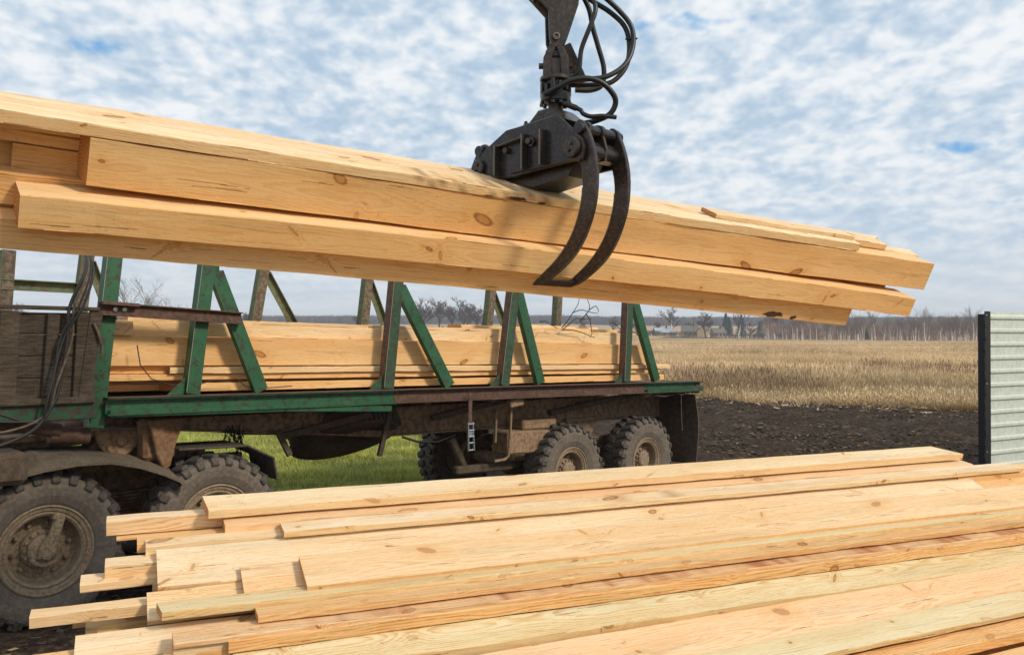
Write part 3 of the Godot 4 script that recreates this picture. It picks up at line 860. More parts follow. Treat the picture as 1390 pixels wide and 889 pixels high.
func blades(count: int, h: float, spread: float, wide: float, lean: float, seed_: int, root: Color, tip: Color, head := 0.0) -> ArrayMesh:
	var r := RandomNumberGenerator.new()
	r.seed = seed_
	var b := MB.new()
	for i in count:
		var a := r.randf() * TAU
		var base := Vector3(cos(a), 0, sin(a)) * spread * sqrt(r.randf())
		var d := Vector3(cos(a + r.randf_range(-1.0, 1.0)), 0, sin(a + r.randf_range(-1.0, 1.0)))
		var hh := h * r.randf_range(0.5, 1.1)
		var side := Vector3(-d.z, 0, d.x).rotated(Vector3.UP, r.randf_range(-0.8, 0.8)) * wide * r.randf_range(0.6, 1.3)
		var p1 := base + Vector3(0, hh * 0.6, 0) + d * hh * lean * 0.35
		var p2 := base + Vector3(0, hh, 0) + d * hh * lean * r.randf_range(0.6, 1.3)
		var nn := side.cross(Vector3.UP).normalized() + Vector3(0, 0.6, 0)
		var tone := r.randf_range(0.9, 1.08)
		var n0 := b.v.size()
		b.tri(base - side, base + side, p1 + side * 0.7, nn, nn, nn)
		b.tri(base - side, p1 + side * 0.7, p1 - side * 0.7, nn, nn, nn)
		b.tri(p1 - side * 0.7, p1 + side * 0.7, p2, nn, nn, nn)
		if head > 0.0 and r.randf() < head:
			b.tri(p2 - side * 2.2 - Vector3(0, hh * 0.16, 0), p2 + side * 2.2 - Vector3(0, hh * 0.13, 0), p2 + Vector3(0, hh * 0.08, 0), nn, nn, nn)
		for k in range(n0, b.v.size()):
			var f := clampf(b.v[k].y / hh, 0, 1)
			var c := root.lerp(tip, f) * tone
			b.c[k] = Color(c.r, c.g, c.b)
	var m := StandardMaterial3D.new()
	m.vertex_color_use_as_albedo = true
	m.roughness = 0.95
	m.metallic_specular = 0.2
	m.backlight_enabled = true
	m.backlight = Color(0.3, 0.3, 0.3)
	return b.mesh(m)


func make_grass() -> void:
	var r := RandomNumberGenerator.new()
	r.seed = 91
	var clump := noise(92, 0.045, 3)
	var zone := noise(93, 0.018, 3)
	# tall dry grass of the field
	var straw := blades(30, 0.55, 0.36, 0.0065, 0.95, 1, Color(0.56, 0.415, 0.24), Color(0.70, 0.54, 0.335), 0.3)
	var far_straw := blades(30, 0.5, 1.2, 0.03, 1.1, 2, Color(0.62, 0.465, 0.27), Color(0.71, 0.55, 0.34), 0.1)
	var weed := blades(12, 0.8, 0.25, 0.008, 0.3, 3, Color(0.20, 0.13, 0.08), Color(0.26, 0.17, 0.105), 0.9)
	var near := []
	var near_t := []
	var weeds := []
	var weeds_t := []
	var far := []
	var far_t := []
	var tries := 0
	while near.size() < 30000 and tries < 200000:
		tries += 1
		var d := 27.0 + 93.0 * pow(r.randf(), 1.5)
		var x := d * r.randf_range(-0.64, 0.66)
		var z := -d
		if z > field_edge(x) + r.randf_range(-0.4, 0.9) - 0.3 + (2.6 * r.randf() if r.randf() < 0.05 else 0.0):
			continue
		var q := clump.get_noise_2d(x, z)
		var s := clampf(0.9 + 1.1 * q + r.randf_range(-0.3, 0.35), 0.25, 1.7)
		if z > field_edge(x) - 2.5:
			s *= 0.75
		var tone := 1.04 + 0.5 * zone.get_noise_2d(x * 2.0, z * 3.0) + 0.2 * clump.get_noise_2d(x, z) + r.randf_range(-0.12, 0.12)
		near.append(Transform3D(Basis(Vector3.UP, r.randf() * TAU).scaled(Vector3(1.1, s, 1.1)), Vector3(x, land(x, z) - 0.04, z)))
		near_t.append(Color(tone, tone * r.randf_range(0.95, 1.02), tone * r.randf_range(0.86, 1.04)))
	for i in 17000:
		var d := 33.0 + 130.0 * pow(r.randf(), 1.4)
		var x := d * r.randf_range(-0.64, 0.66)
		var z := -d
		var band := exp(-pow((d - 47.0 - 6.0 * zone.get_noise_2d(x, 0.0)) / 9.0, 2.0)) + 0.8 * exp(-pow((d - 95.0) / 14.0, 2.0)) * 0.5
		if z > field_edge(x) - 1.5 or zone.get_noise_2d(x * 2.2, z * 1.6) + band * 0.55 < 0.46:
			continue
		weeds.append(turned(r.randf() * TAU, Vector3(x, land(x, z) - 0.02, z), r.randf_range(0.55, 1.2)))
		var t := r.randf_range(0.8, 1.5)
		weeds_t.append(Color(t, t, t))
	for i in 42000:
		var d := 100.0 + 260.0 * pow(r.randf(), 1.35)
		var x := d * r.randf_range(-0.64, 0.66)
		var z := -d
		var tone := 1.04 + 0.4 * zone.get_noise_2d(x, z) + r.randf_range(-0.1, 0.1)
		if z < -306.0 and x > 48.0 and x < 110.0:
			continue
		far.append(Transform3D(Basis(Vector3.UP, r.randf() * TAU).scaled(Vector3(1.3, clampf(0.7 + 0.5 * clump.get_noise_2d(x, z), 0.25, 1.1) * (1.0 - 0.75 * sstep(200.0, 290.0, d)), 1.3)), Vector3(x, land(x, z) - 0.04, z)))
		far_t.append(Color(tone, tone * 0.985, tone * 0.96))
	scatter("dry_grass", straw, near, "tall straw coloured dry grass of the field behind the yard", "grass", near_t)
	scatter("dead_weeds", weed, weeds, "brown dead weed stalks in bands through the dry grass", "weeds", weeds_t)
	scatter("distant_grass", far_straw, far, "far pale dry grass reaching to the trees", "grass", far_t)
	# green grass beyond the truck
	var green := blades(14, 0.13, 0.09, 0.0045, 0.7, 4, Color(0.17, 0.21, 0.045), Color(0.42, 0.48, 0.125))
	var pl := []
	var pt := []
	var gn := noise(94, 0.5, 3)
	for i in 42000:
		var z := -10.7 - 13.3 * r.randf()
		var x := -1.7 + 0.12 * (z + 15.0) - pow(r.randf(), 1.2) * (absf(z) * 0.62 - 1.0)
		x += r.randf_range(-0.1, 0.2)
		if r.randf() < 0.25 + gn.get_noise_2d(x + 90.0, z) * 1.2 and r.randf() < 0.6:
			continue
		var q := gn.get_noise_2d(x, z)
		pl.append(turned(r.randf() * TAU, Vector3(x, 0.085, z), r.randf_range(0.6, 1.25) + q * 0.5))
		var y := r.randf()
		pt.append(Color(1.0 + 0.35 * y + q * 0.3, 1.0 + 0.1 * y + q * 0.25, 1.0 + 0.3 * y))
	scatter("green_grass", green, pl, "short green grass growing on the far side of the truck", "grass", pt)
	# lumps, straw and chips on the soil
	var lump := MB.new()
	lump.lathe(PackedVector2Array([Vector2(0, -0.5), Vector2(0.42, -0.2), Vector2(0.5, 0.15), Vector2(0.3, 0.42), Vector2(0, 0.5)]), 7, Transform3D(), 0.25)
	var chip := MB.new()
	chip.box(Transform3D(), Vector3(1.0, 0.05, 0.28), 0.01)
	var lumps := []
	var lt := []
	var chips := []
	var ct := []
	for i in 12000:
		var d := 3.0 + 29.0 * pow(r.randf(), 0.75)
		var x := d * r.randf_range(-0.7, 0.72)
		var z := -d + r.randf_range(-0.5, 0.5)
		if z < field_edge(x) + 0.2 or (x < -2.0 and z < -10.4 and z > -24.5):
			continue
		var s := r.randf_range(0.015, 0.06) * (1.0 + d * 0.03)
		lumps.append(Transform3D(Basis.from_euler(Vector3(r.randf() * 6.0, r.randf() * 6.0, r.randf() * 6.0)).scaled(Vector3(s, s * 0.7, s)), Vector3(x, 0.02 + hum(x, z), z)))
		var t := r.randf_range(0.7, 1.5)
		lt.append(Color(0.042 * t, 0.032 * t, 0.024 * t))
	for i in 9000:
		var d := 4.0 + 28.0 * pow(r.randf(), 0.7)
		var x := d * r.randf_range(-0.7, 0.72)
		var z := -d
		if z < field_edge(x) + 0.3 or (x < -2.0 and z < -10.4 and z > -24.5):
			continue
		var s := r.randf_range(0.03, 0.13)
		chips.append(Transform3D(Basis.from_euler(Vector3(r.randf_range(-0.3, 0.3), r.randf() * 6.3, r.randf_range(-0.3, 0.3))).scaled(Vector3(s, s * 0.6, s * r.randf_range(0.1, 0.6))), Vector3(x, 0.045 + hum(x, z), z)))
		var t := r.randf_range(0.35, 1.0)
		ct.append(Color(0.40 * t, 0.29 * t, 0.17 * t))
	# paler scraps along the border of the field and by the wheels
	for i in 200:
		var x := r.randf_range(6.5, 14.5)
		var z := field_edge(x) + 0.5 + 2.6 * pow(r.randf(), 2.0)
		if clump.get_noise_2d(x * 16.0, z * 16.0) < 0.05:
			continue
		var s := r.randf_range(0.05, 0.22)
		chips.append(Transform3D(Basis.from_euler(Vector3(r.randf_range(-0.3, 0.3), r.randf() * 6.3, r.randf_range(-0.3, 0.3))).scaled(Vector3(s, s, s * r.randf_range(0.3, 1.0))), Vector3(x, 0.08, z)))
		var t := r.randf_range(0.7, 1.2)
		ct.append(Color(0.62 * t, 0.47 * t, 0.29 * t))
	var pm := plain("crumbs", Color.WHITE, 1.0, true)
	scatter("soil_clods", lump.mesh(pm), lumps, "dark crumbly clods of soil over the yard", "soil", lt)
	scatter("straw_litter", chip.mesh(pm), chips, "straw bits and pale wood chips lying on the dark soil", "litter", ct)


func hum(x: float, z: float) -> float:
	return 0.02 * sin(x * 3.0 + z) + 0.015 * sin(z * 4.0)


# ---------------------------------------------------------------- trees
var thinnest := 0.0


# bare tree: trunk part, crown of branches and twigs part
func grow(b: MB, twigs: MB, at: Vector3, dir: Vector3, length: float, rad: float, level: int, most: int, r: RandomNumberGenerator, spread: float, kids: int) -> void:
	var p := PackedVector3Array([at])
	var d := dir
	var q := at
	var steps := 3
	for i in steps:
		d = (d + Vector3(r.randf_range(-0.16, 0.16), r.randf_range(-0.05, 0.14), r.randf_range(-0.16, 0.16))).normalized()
		q += d * length / steps
		p.append(q)
	if level > 2:
		rad = maxf(rad, thinnest)
	(b if level == 0 else twigs).tube(p, rad, 6 if level == 0 else 3, rad * 0.5)
	if level == most:
		return
	for i in kids + (2 if level == 0 else 0):
		var f := r.randf_range(0.35, 1.0) if level > 0 else r.randf_range(0.3, 1.0)
		var k := mini(int(f * steps), steps - 1)
		var s := p[k].lerp(p[k + 1], f * steps - k)
		var a := r.randf() * TAU
		var out := (d + Vector3(cos(a), r.randf_range(-0.1, 0.35), sin(a)) * spread * r.randf_range(0.6, 1.3)).normalized()
		grow(b, twigs, s, out, length * r.randf_range(0.5, 0.72), rad * 0.5, level + 1, most, r, spread, kids)


func bare_tree(called: String, xf: Transform3D, h: float, rad: float, seed_: int, most: int, kids: int, spread: float, trunk_mat: Material, twig_mat: Material, label: String, category: String, group := "", first := 0.5) -> Node3D:
	var r := RandomNumberGenerator.new()
	r.seed = seed_
	var b := MB.new()
	var t := MB.new()
	grow(b, t, Vector3.ZERO, Vector3(r.randf_range(-0.05, 0.05), 1, r.randf_range(-0.05, 0.05)).normalized(), h * first, rad, 0, most, r, spread, kids)
	var o := thing(called, xf, label, category, group)
	part(o, "trunk", b, trunk_mat)
	part(o, "crown", t, twig_mat)
	return o


func copy(o: Node3D, xf: Transform3D) -> Node3D:
	var c: Node3D = o.duplicate()
	c.name = numbered(String(o.name).rstrip("0123456789").trim_suffix("_"))
	add_child(c, true)
	c.transform = xf
	return c


func make_trees() -> void:
	var r := RandomNumberGenerator.new()
	r.seed = 55
	var grey := plain("bare_twigs", Color(0.34, 0.265, 0.22), 0.95)
	var bark := plain("dull_bark", Color(0.30, 0.26, 0.235), 0.95)
	var white := plain("birch_bark", Color(0.90, 0.88, 0.85), 0.8)
	var btwig := plain("birch_twigs", Color(0.45, 0.385, 0.35), 0.95)
	# the round crowned group left of the grapple's tines
	var big := []
	thinnest = 0.075
	for q in [[-41.0, 405.0, 16.0], [-33.0, 398.0, 15.5], [-27.0, 408.0, 14.0], [-21.0, 400.0, 16.5], [-15.5, 405.0, 15.0], [-46.0, 402.0, 12.5], [-70.0, 410.0, 9.0], [-118.0, 400.0, 10.0], [-225.0, 400.0, 15.0]]:
		var i := big.size()
		big.append(bare_tree("bare_tree", Transform3D(Basis(), Vector3(q[0], land(q[0], -q[1]) - 0.2, -q[1])), q[2] * 1.32, 0.5, 200 + i, 4, 5, 0.95, bark, grey, ["round bare tree, second from the left in the row between the third and fourth stakes", "round bare tree, third from the left in the row between the third and fourth stakes", "round bare tree, fourth from the left in the row behind the trailer's stakes", "tallest round bare tree of the row behind the trailer's stakes", "round bare tree at the right end of the row behind the trailer's stakes", "smaller round bare tree at the left end of the row behind the stakes", "low bare tree just left of the third near stake, behind the cargo", "bare tree above the cargo beside the second far stake", "bare tree at the photo's far left edge, above the wooden box"][i], "tree", "round bare trees behind the trailer", 0.42))
	thinnest = 0.0
	# the near thicket top at left, above the trailer's front
	bare_tree("bare_sapling", Transform3D(Basis(), Vector3(-26.4, 0, -62.0)), 7.2, 0.06, 301, 4, 5, 0.75, bark, grey, "bare bushy sapling showing above the brown bar at left", "tree", "", 0.45)
	bare_tree("bare_sapling", Transform3D(Basis(), Vector3(-24.3, 0, -60.0)), 6.6, 0.06, 302, 4, 5, 0.9, bark, grey, "lower bare sapling spreading right of the bushy one", "tree", "", 0.45)
	bare_tree("bare_bush", Transform3D(Basis(), Vector3(-47.0, 0, -185.0)), 9.0, 0.09, 303, 4, 5, 1.0, bark, grey, "bare brown bush between two far stakes of the trailer", "bush", "", 0.35)
	# birches along the right edge of the field
	var b0 := []
	for k in 5:
		b0.append(bare_tree("birch_tree", Transform3D(), 1.0, 0.015, 400 + k, 3, 5, 0.42, white, btwig, "slim white trunked birch in the grove at the field's far edge", "birch", "birches at the field's far edge", 0.8))
	for i in 96:
		var x := 88.0 + 74.0 * r.randf()
		if i < 12:
			x = 96.0 + 6.0 * i
		var z := -282.0 - 26.0 * r.randf()
		var h := r.randf_range(4.6, 7.0)
		var xf := Transform3D(Basis(Vector3.UP, r.randf() * TAU).scaled(Vector3.ONE * h), Vector3(x, land(x, z) - 0.1, z))
		if i < 5:
			b0[i].transform = xf
		else:
			copy(b0[r.randi() % 5], xf)
	for q in [[145.0, 278.0, 7.8], [130.0, 278.0, 7.6], [119.0, 290.0, 7.4]]:
		var c := copy(b0[1], Transform3D(Basis(Vector3.UP, q[0]).scaled(Vector3.ONE * q[2]), Vector3(q[0], 0.0, -q[1])))
		c.set_meta("label", "birch standing taller than the rest of the grove, at the field's far edge")
		c.set_meta("group", "tallest birches of the grove")
	# village trees
	thinnest = 0.06
	var n := 0
	for q in [[70.6, 390.0, 14.5, 1], [101.0, 395.0, 12.0, 1], [104.0, 350.0, 12.0, 1], [73.5, 335.0, 11.5, 0], [90.0, 400.0, 9.0, 0], [109.0, 405.0, 8.0, 0], [56.0, 395.0, 8.0, 0], [48.0, 420.0, 9.5, 0], [127.0, 380.0, 11.0, 0], [114.0, 400.0, 10.0, 0], [80.0, 405.0, 8.0, 0], [66.0, 400.0, 7.0, 0], [33.0, 430.0, 9.0, 0], [135.0, 390.0, 9.0, 0]]:
		var w: bool = q[3] == 1
		bare_tree("village_tree", Transform3D(Basis(), Vector3(q[0], land(q[0], -q[1]) - 0.2, -q[1])), q[2], 0.3, 500 + n, 4, 4, 0.7 if w else 1.0, white if w else bark, grey, "pale trunked bare tree among the village houses" if w else "dark bushy bare tree among the village houses", "tree", "pale trees of the village" if w else "dark trees of the village", 0.5)
		n += 1
	thinnest = 0.0
	# dark conifers right of the village houses
	var needle := plain("needles", Color(0.22, 0.26, 0.21), 0.95)
	var pine := []
	for q in [[104.0, 430.0, 12.0], [108.0, 440.0, 10.5], [112.0, 432.0, 11.5], [119.0, 425.0, 8.0], [125.0, 312.0, 4.5]]:
		var xf := Transform3D(Basis(Vector3.UP, q[0]).scaled(Vector3.ONE * q[2]), Vector3(q[0], land(q[0], -q[1]), -q[1]))
		if pine.is_empty():
			var o := thing("conifer", xf, "dark green conifer rising among the bare village trees", "conifer", "dark conifers near the village")
			var tr := MB.new()
			tr.tube(PackedVector3Array([Vector3.ZERO, Vector3(0, 0.6, 0), Vector3(0, 1, 0)]), 0.02, 6, 0.004)
			part(o, "trunk", tr, bark)
			var cr := MB.new()
			for k in 900:
				var y := 0.12 + 0.88 * r.randf()
				var a := r.randf() * TAU
				var rad := (1.03 - y) * 0.26 * (0.75 + 0.5 * r.randf())
				var p := Vector3(cos(a) * rad, y - 0.05 * r.randf(), sin(a) * rad)
				var t := Vector3(-sin(a), 0, cos(a)) * 0.03
				cr.flat(p - t - Vector3(cos(a), 0, sin(a)) * 0.06 + Vector3(0, 0.02, 0), p + t, p + Vector3(cos(a) * 0.05, -0.03, sin(a) * 0.05) - t * 0.4, Vector3(cos(a), 0.5, sin(a)))
			part(o, "crown", cr, needle)
			pine.append(o)
		else:
			copy(pine[0], xf)
	# the wood on the hill and the undergrowth of the birch grove, one mass each
	var tall := MB.new()
	var tw := MB.new()
	var rr := RandomNumberGenerator.new()
	rr.seed = 600
	grow(tall, tw, Vector3.ZERO, Vector3.UP, 0.8, 0.022, 0, 2, rr, 0.4, 5)
	for i in 70:
		var y := rr.randf_range(0.3, 1.0)
		var a := rr.randf() * TAU
		var rad := 0.2 * sin(PI * clampf(y * 0.9, 0, 1)) * rr.randf() + 0.03
		var p := Vector3(cos(a) * rad, y, sin(a) * rad)
		tall.flat(p, p + Vector3(rr.randf_range(-0.05, 0.05), 0.11, rr.randf_range(-0.05, 0.05)), p + Vector3(rr.randf_range(-0.03, 0.03), 0.06, rr.randf_range(-0.03, 0.03)), Vector3(cos(a), 0.3, sin(a)))
	tall.v.append_array(tw.v); tall.n.append_array(tw.n); tall.u.append_array(tw.u); tall.c.append_array(tw.c)
	var wm := plain("wood_mass", Color.WHITE, 1.0, true)
	var tm := tall.mesh(wm)
	var pl := []
	var ti := []
	for i in 17000:
		var x := r.randf_range(-640.0, 700.0)
		var d := 905.0 + 110.0 * r.randf()
		var h := r.randf_range(5.5, 9.0)
		pl.append(Transform3D(Basis(Vector3.UP, r.randf() * TAU).scaled(Vector3(h * 1.2, h, h * 1.2)), Vector3(x, land(x, -d) - 0.3, -d)))
		var t := r.randf_range(0.7, 1.35)
		ti.append(Color(0.08 * t, 0.085 * t, 0.095 * t) if r.randf() < 0.5 else Color(0.17 * t, 0.12 * t, 0.10 * t))
	scatter("distant_forest", tm, pl, "dark bluish forest along the top of the far hill", "forest", ti)
	pl = []
	ti = []
	for i in 1300:
		var x := r.randf_range(92.0, 190.0)
		var d := 306.0 + 90.0 * r.randf()
		if x < 108.0 + r.randf() * 10.0 and d > 330.0:
			continue
		var h := r.randf_range(3.0, 6.0)
		pl.append(Transform3D(Basis(Vector3.UP, r.randf() * TAU).scaled(Vector3(h, h, h)), Vector3(x, land(x, -d) - 0.2, -d)))
		var t := r.randf_range(0.7, 1.4)
		ti.append(Color(0.34 * t, 0.245 * t, 0.20 * t))
	for i in 520:
		var x := r.randf_range(30.0, 150.0)
		var d := 362.0 + 80.0 * r.randf()
		var h := r.randf_range(0.8, 2.3)
		pl.append(Transform3D(Basis(Vector3.UP, r.randf() * TAU).scaled(Vector3(h * 1.8, h, h * 1.8)), Vector3(x, land(x, -d) - 0.2, -d)))
		var t := r.randf_range(0.6, 1.3)
		ti.append(Color(0.14 * t, 0.105 * t, 0.085 * t))
	for i in 700:
		var x := r.randf_range(-300.0, 30.0)
		var d := 420.0 + 70.0 * r.randf()
		var h := r.randf_range(1.5, 4.5)
		pl.append(Transform3D(Basis(Vector3.UP, r.randf() * TAU).scaled(Vector3(h * 1.8, h, h * 1.8)), Vector3(x, land(x, -d) - 0.2, -d)))
		var t := r.randf_range(0.6, 1.3)
		ti.append(Color(0.14 * t, 0.105 * t, 0.085 * t))
	scatter("brushwood", tm, pl, "brown leafless brushwood behind the birches and round the village", "brushwood", ti)


func house(called: String, xf: Transform3D, w: float, d: float, h: float, rh: float, wall: Material, roof: Material, label: String, category := "house") -> void:
	var o := thing(called, xf, label, category)
	var b := MB.new()
	b.prism(PackedVector2Array([Vector2(-d / 2, 0), Vector2(d / 2, 0), Vector2(d / 2, h), Vector2(0, h + rh), Vector2(-d / 2, h)]), -w / 2, w / 2, Transform3D(Basis(Vector3(0, 0, -1), Vector3.UP, Vector3.RIGHT), Vector3.ZERO), 0.02)
	part(o, "wall", b, wall)
	var rf := MB.new()
	for s in [-1.0, 1.0]:
		var sl := Vector2(d / 2 + 0.4, -rh * (d / 2 + 0.4) / (d / 2))
		rf.bar(Vector3(0, h + rh + 0.1, 0), Vector3(0, h + rh + sl.y + 0.1, s * sl.x), w + 0.8, 0.14, Vector3.RIGHT, 0.02)
	var roof_part := part(o, "roof", rf, roof)
	var ch := MB.new()
	ch.box(Transform3D(Basis(), Vector3(w * 0.2, h + rh + 0.3, 0.4)), Vector3(0.6, 1.4, 0.6), 0.03)
	part(roof_part, "chimney", ch, M.rust)
	for k in 3:
		var wx := -w * 0.32 + w * 0.32 * k
		var f := MB.new()
		f.box(Transform3D(Basis(), Vector3(wx, h * 0.52, d / 2 + 0.02)), Vector3(1.1, 1.4, 0.1), 0.02)
		var wi := part(o, "window", f, M.window_white)
		var p := MB.new()
		p.box(Transform3D(Basis(), Vector3(wx, h * 0.52, d / 2 + 0.06)), Vector3(0.85, 1.15, 0.06), 0.01)
		part(wi, "pane", p, M.dark_pane)


func make_village() -> void:
	plain("window_white", Color(0.8, 0.79, 0.76), 0.6)
	plain("dark_pane", Color(0.12, 0.13, 0.15), 0.15)
	var cream := plain("cream_wall", Color(0.76, 0.68, 0.53), 0.9)
	var tan_ := plain("tan_wall", Color(0.56, 0.50, 0.42), 0.9)
	var pale := plain("pale_roof", Color(0.66, 0.70, 0.74), 0.6)
	var grey := plain("grey_roof", Color(0.42, 0.39, 0.36), 0.8)
	var red := plain("red_roof", Color(0.42, 0.12, 0.10), 0.8)
	var at := func(x: float, d: float, yaw: float) -> Transform3D: return turned(deg_to_rad(yaw), Vector3(x, land(x, -d) + 0.1, -d))
	house("long_shed", at.call(66.5, 390.0, 8.0), 7.5, 6.0, 1.6, 1.8, tan_, pale, "low shed with a pale blue grey roof at the village's left end", "shed")
	house("tan_house", at.call(77.5, 385.0, -12.0), 7.0, 6.0, 2.4, 2.4, tan_, grey, "tan house with a grey pitched roof, left of the pole")
	house("cream_house", at.call(80.6, 372.0, 70.0), 6.0, 4.5, 2.8, 2.0, cream, grey, "cream gabled house just right of the pole")
	house("small_house", at.call(89.5, 385.0, 15.0), 5.5, 5.0, 2.0, 2.0, tan_, grey, "small house half hidden behind the dark round tree")
	house("red_roofed_barn", at.call(35.5, 470.0, 0.0), 15.0, 8.0, 1.4, 2.6, tan_, red, "barn with a dark red roof seen over the trailer's cargo", "barn")
	var post := MB.new()
	post.tube(PackedVector3Array([Vector3.ZERO, Vector3(0, 7.4, 0)]), 0.11, 6, 0.08)
	var arm := MB.new()
	arm.bar(Vector3(-0.7, 6.9, 0), Vector3(0.7, 6.9, 0), 0.1, 0.1)
	var first: Node3D
	var labels := ["pale utility pole in front of the tan house", "utility pole behind the small house", "utility pole with a slanting stay at the burnt strip", "short utility pole before the birch grove"]
	var k := 0
	for q in [[65.8, 320.0, 1.0], [83.0, 345.0, 0.75], [87.5, 331.0, 0.78], [102.0, 325.0, 0.55]]:
		var xf := Transform3D(Basis().scaled(Vector3.ONE * q[2]), Vector3(q[0], land(q[0], -q[1]), -q[1]))
		var o: Node3D
		if k == 0:
			o = thing("utility_pole", xf, labels[0], "utility pole", "utility poles by the village")
			part(o, "pole", post, M.grey_post)
			part(o, "crossarm", arm, M.grey_post)
			first = o
		else:
			o = copy(first, xf)
			o.set_meta("label", labels[k])
		if k == 2:
			var st := MB.new()
			st.tube(PackedVector3Array([Vector3(0, 7.0, 0), Vector3(4.2, 0, 0.6)]), 0.09, 6)
			part(o, "stay", st, M.grey_post)
		k += 1


func make_fence() -> void:
	# ribbed sheet running right and away from its black corner trim
	var F := turned(deg_to_rad(29.0), Vector3(6.93, 0, -13.0))
	var o := thing("sheet_metal_fence", F, "pale green ribbed metal fence with black corner trim at right", "fence")
	var cream := mat("fence_paint", patchy(33, Color(0.81, 0.835, 0.785), Color(0.765, 0.785, 0.74), 0.6, 0.3, Vector2(1, 1), 0.02), 0.8, 0.45)
	# fine film pattern on the sheets
	var im := Image.create(64, 64, false, Image.FORMAT_L8)
	for y in 64:
		for x in 64:
			var v := absf(fposmod((x + y) / 16.0, 1.0) - 0.5) * absf(fposmod((x - y) / 16.0, 1.0) - 0.5) * 4.0
			im.set_pixel(x, y, Color(v, v, v))
	cream.heightmap_enabled = true
	cream.heightmap_texture = ImageTexture.create_from_image(im)
	cream.heightmap_scale = 0.15
	var pan := MB.new()
	var prof := PackedVector2Array()
	var y := 0.03
	while y < 2.45:
		prof.append_array(PackedVector2Array([Vector2(0.0, y), Vector2(0.0, y + 0.125), Vector2(0.028, y + 0.145), Vector2(0.028, y + 0.18)]))
		y += 0.2
	prof.append_array(PackedVector2Array([Vector2(0.0, 2.635), Vector2(0.0, 2.68)]))
	for i in prof.size() - 1:
		var a := prof[i]
		var b := prof[i + 1]
		for k in 2:
			var z0: float = a.x + (0.0 if k == 0 else -0.004)
			var z1: float = b.x + (0.0 if k == 0 else -0.004)
			pan.quad(Vector3(0.06, a.y, z0), Vector3(9.0, a.y, z0), Vector3(9.0, b.y, z1), Vector3(0.06, b.y, z1), Vector3(0, 0, 1.0 if k == 0 else -1.0))
	part(o, "ribbed_sheet", pan, cream)
	var trim := MB.new()
	var black := plain("black_trim", Color(0.06, 0.06, 0.065), 0.5)
	var im2 := Image.create(64, 64, false, Image.FORMAT_L8)
	for yy in 64:
		for x in 64:
			var v := 0.0 if Vector2(x % 32 - 16, yy % 32 - 16).length() < 9.0 else 1.0
			im2.set_pixel(x, yy, Color(v, v, v))
	black.heightmap_enabled = true
	black.heightmap_texture = ImageTexture.create_from_image(im2)
	black.heightmap_scale = 1.0
	black.uv1_triplanar = true
	black.uv1_scale = Vector3.ONE * 14.0
	var face := PackedVector2Array([Vector2(0.10, 0), Vector2(0.10, 2.68)])
	for i in 45:
		var yy := 2.68 - i * 2.68 / 44.0
		face.append(Vector2(-0.035 + 0.012 * sin(yy * TAU / 0.2) + 0.004 * sin(yy * 9.0), yy))
	trim.prism(face, 0.036, 0.05, Transform3D(), 0.003)
	trim.box(Transform3D(Basis(), Vector3(-0.008, 1.33, -0.02)), Vector3(0.02, 2.62, 0.11), 0.004)
	part(o, "corner_trim", trim, black)
	for yy in [2.62, 1.62, 0.62]:
		var s := MB.new()
		s.lathe(PackedVector2Array([Vector2(0, 0.012), Vector2(0.009, 0.01), Vector2(0.012, 0.0)]), 8, Transform3D(Basis(Vector3.RIGHT, PI / 2), Vector3(0.0, yy, 0.05)))
		part(o, "screw", s, M.bright_steel)
	for yy in [0.28, 0.88, 1.48, 2.08, 2.48]:
		for xx in [0.16, 1.3]:
			var s := MB.new()
			s.lathe(PackedVector2Array([Vector2(0, 0.01), Vector2(0.009, 0.008), Vector2(0.011, 0.0)]), 8, Transform3D(Basis(Vector3.RIGHT, PI / 2), Vector3(xx, yy + 0.02, 0.001)))
			part(o, "screw", s, M.bright_steel)
	var post := MB.new()
	for x in [0.12, 2.0, 4.3, 6.6, 8.9]:
		post = MB.new()
		post.box(Transform3D(Basis(), Vector3(x, 1.3, -0.06)), Vector3(0.06, 2.6, 0.06), 0.006)
		part(o, "post", post, M.grey_post)


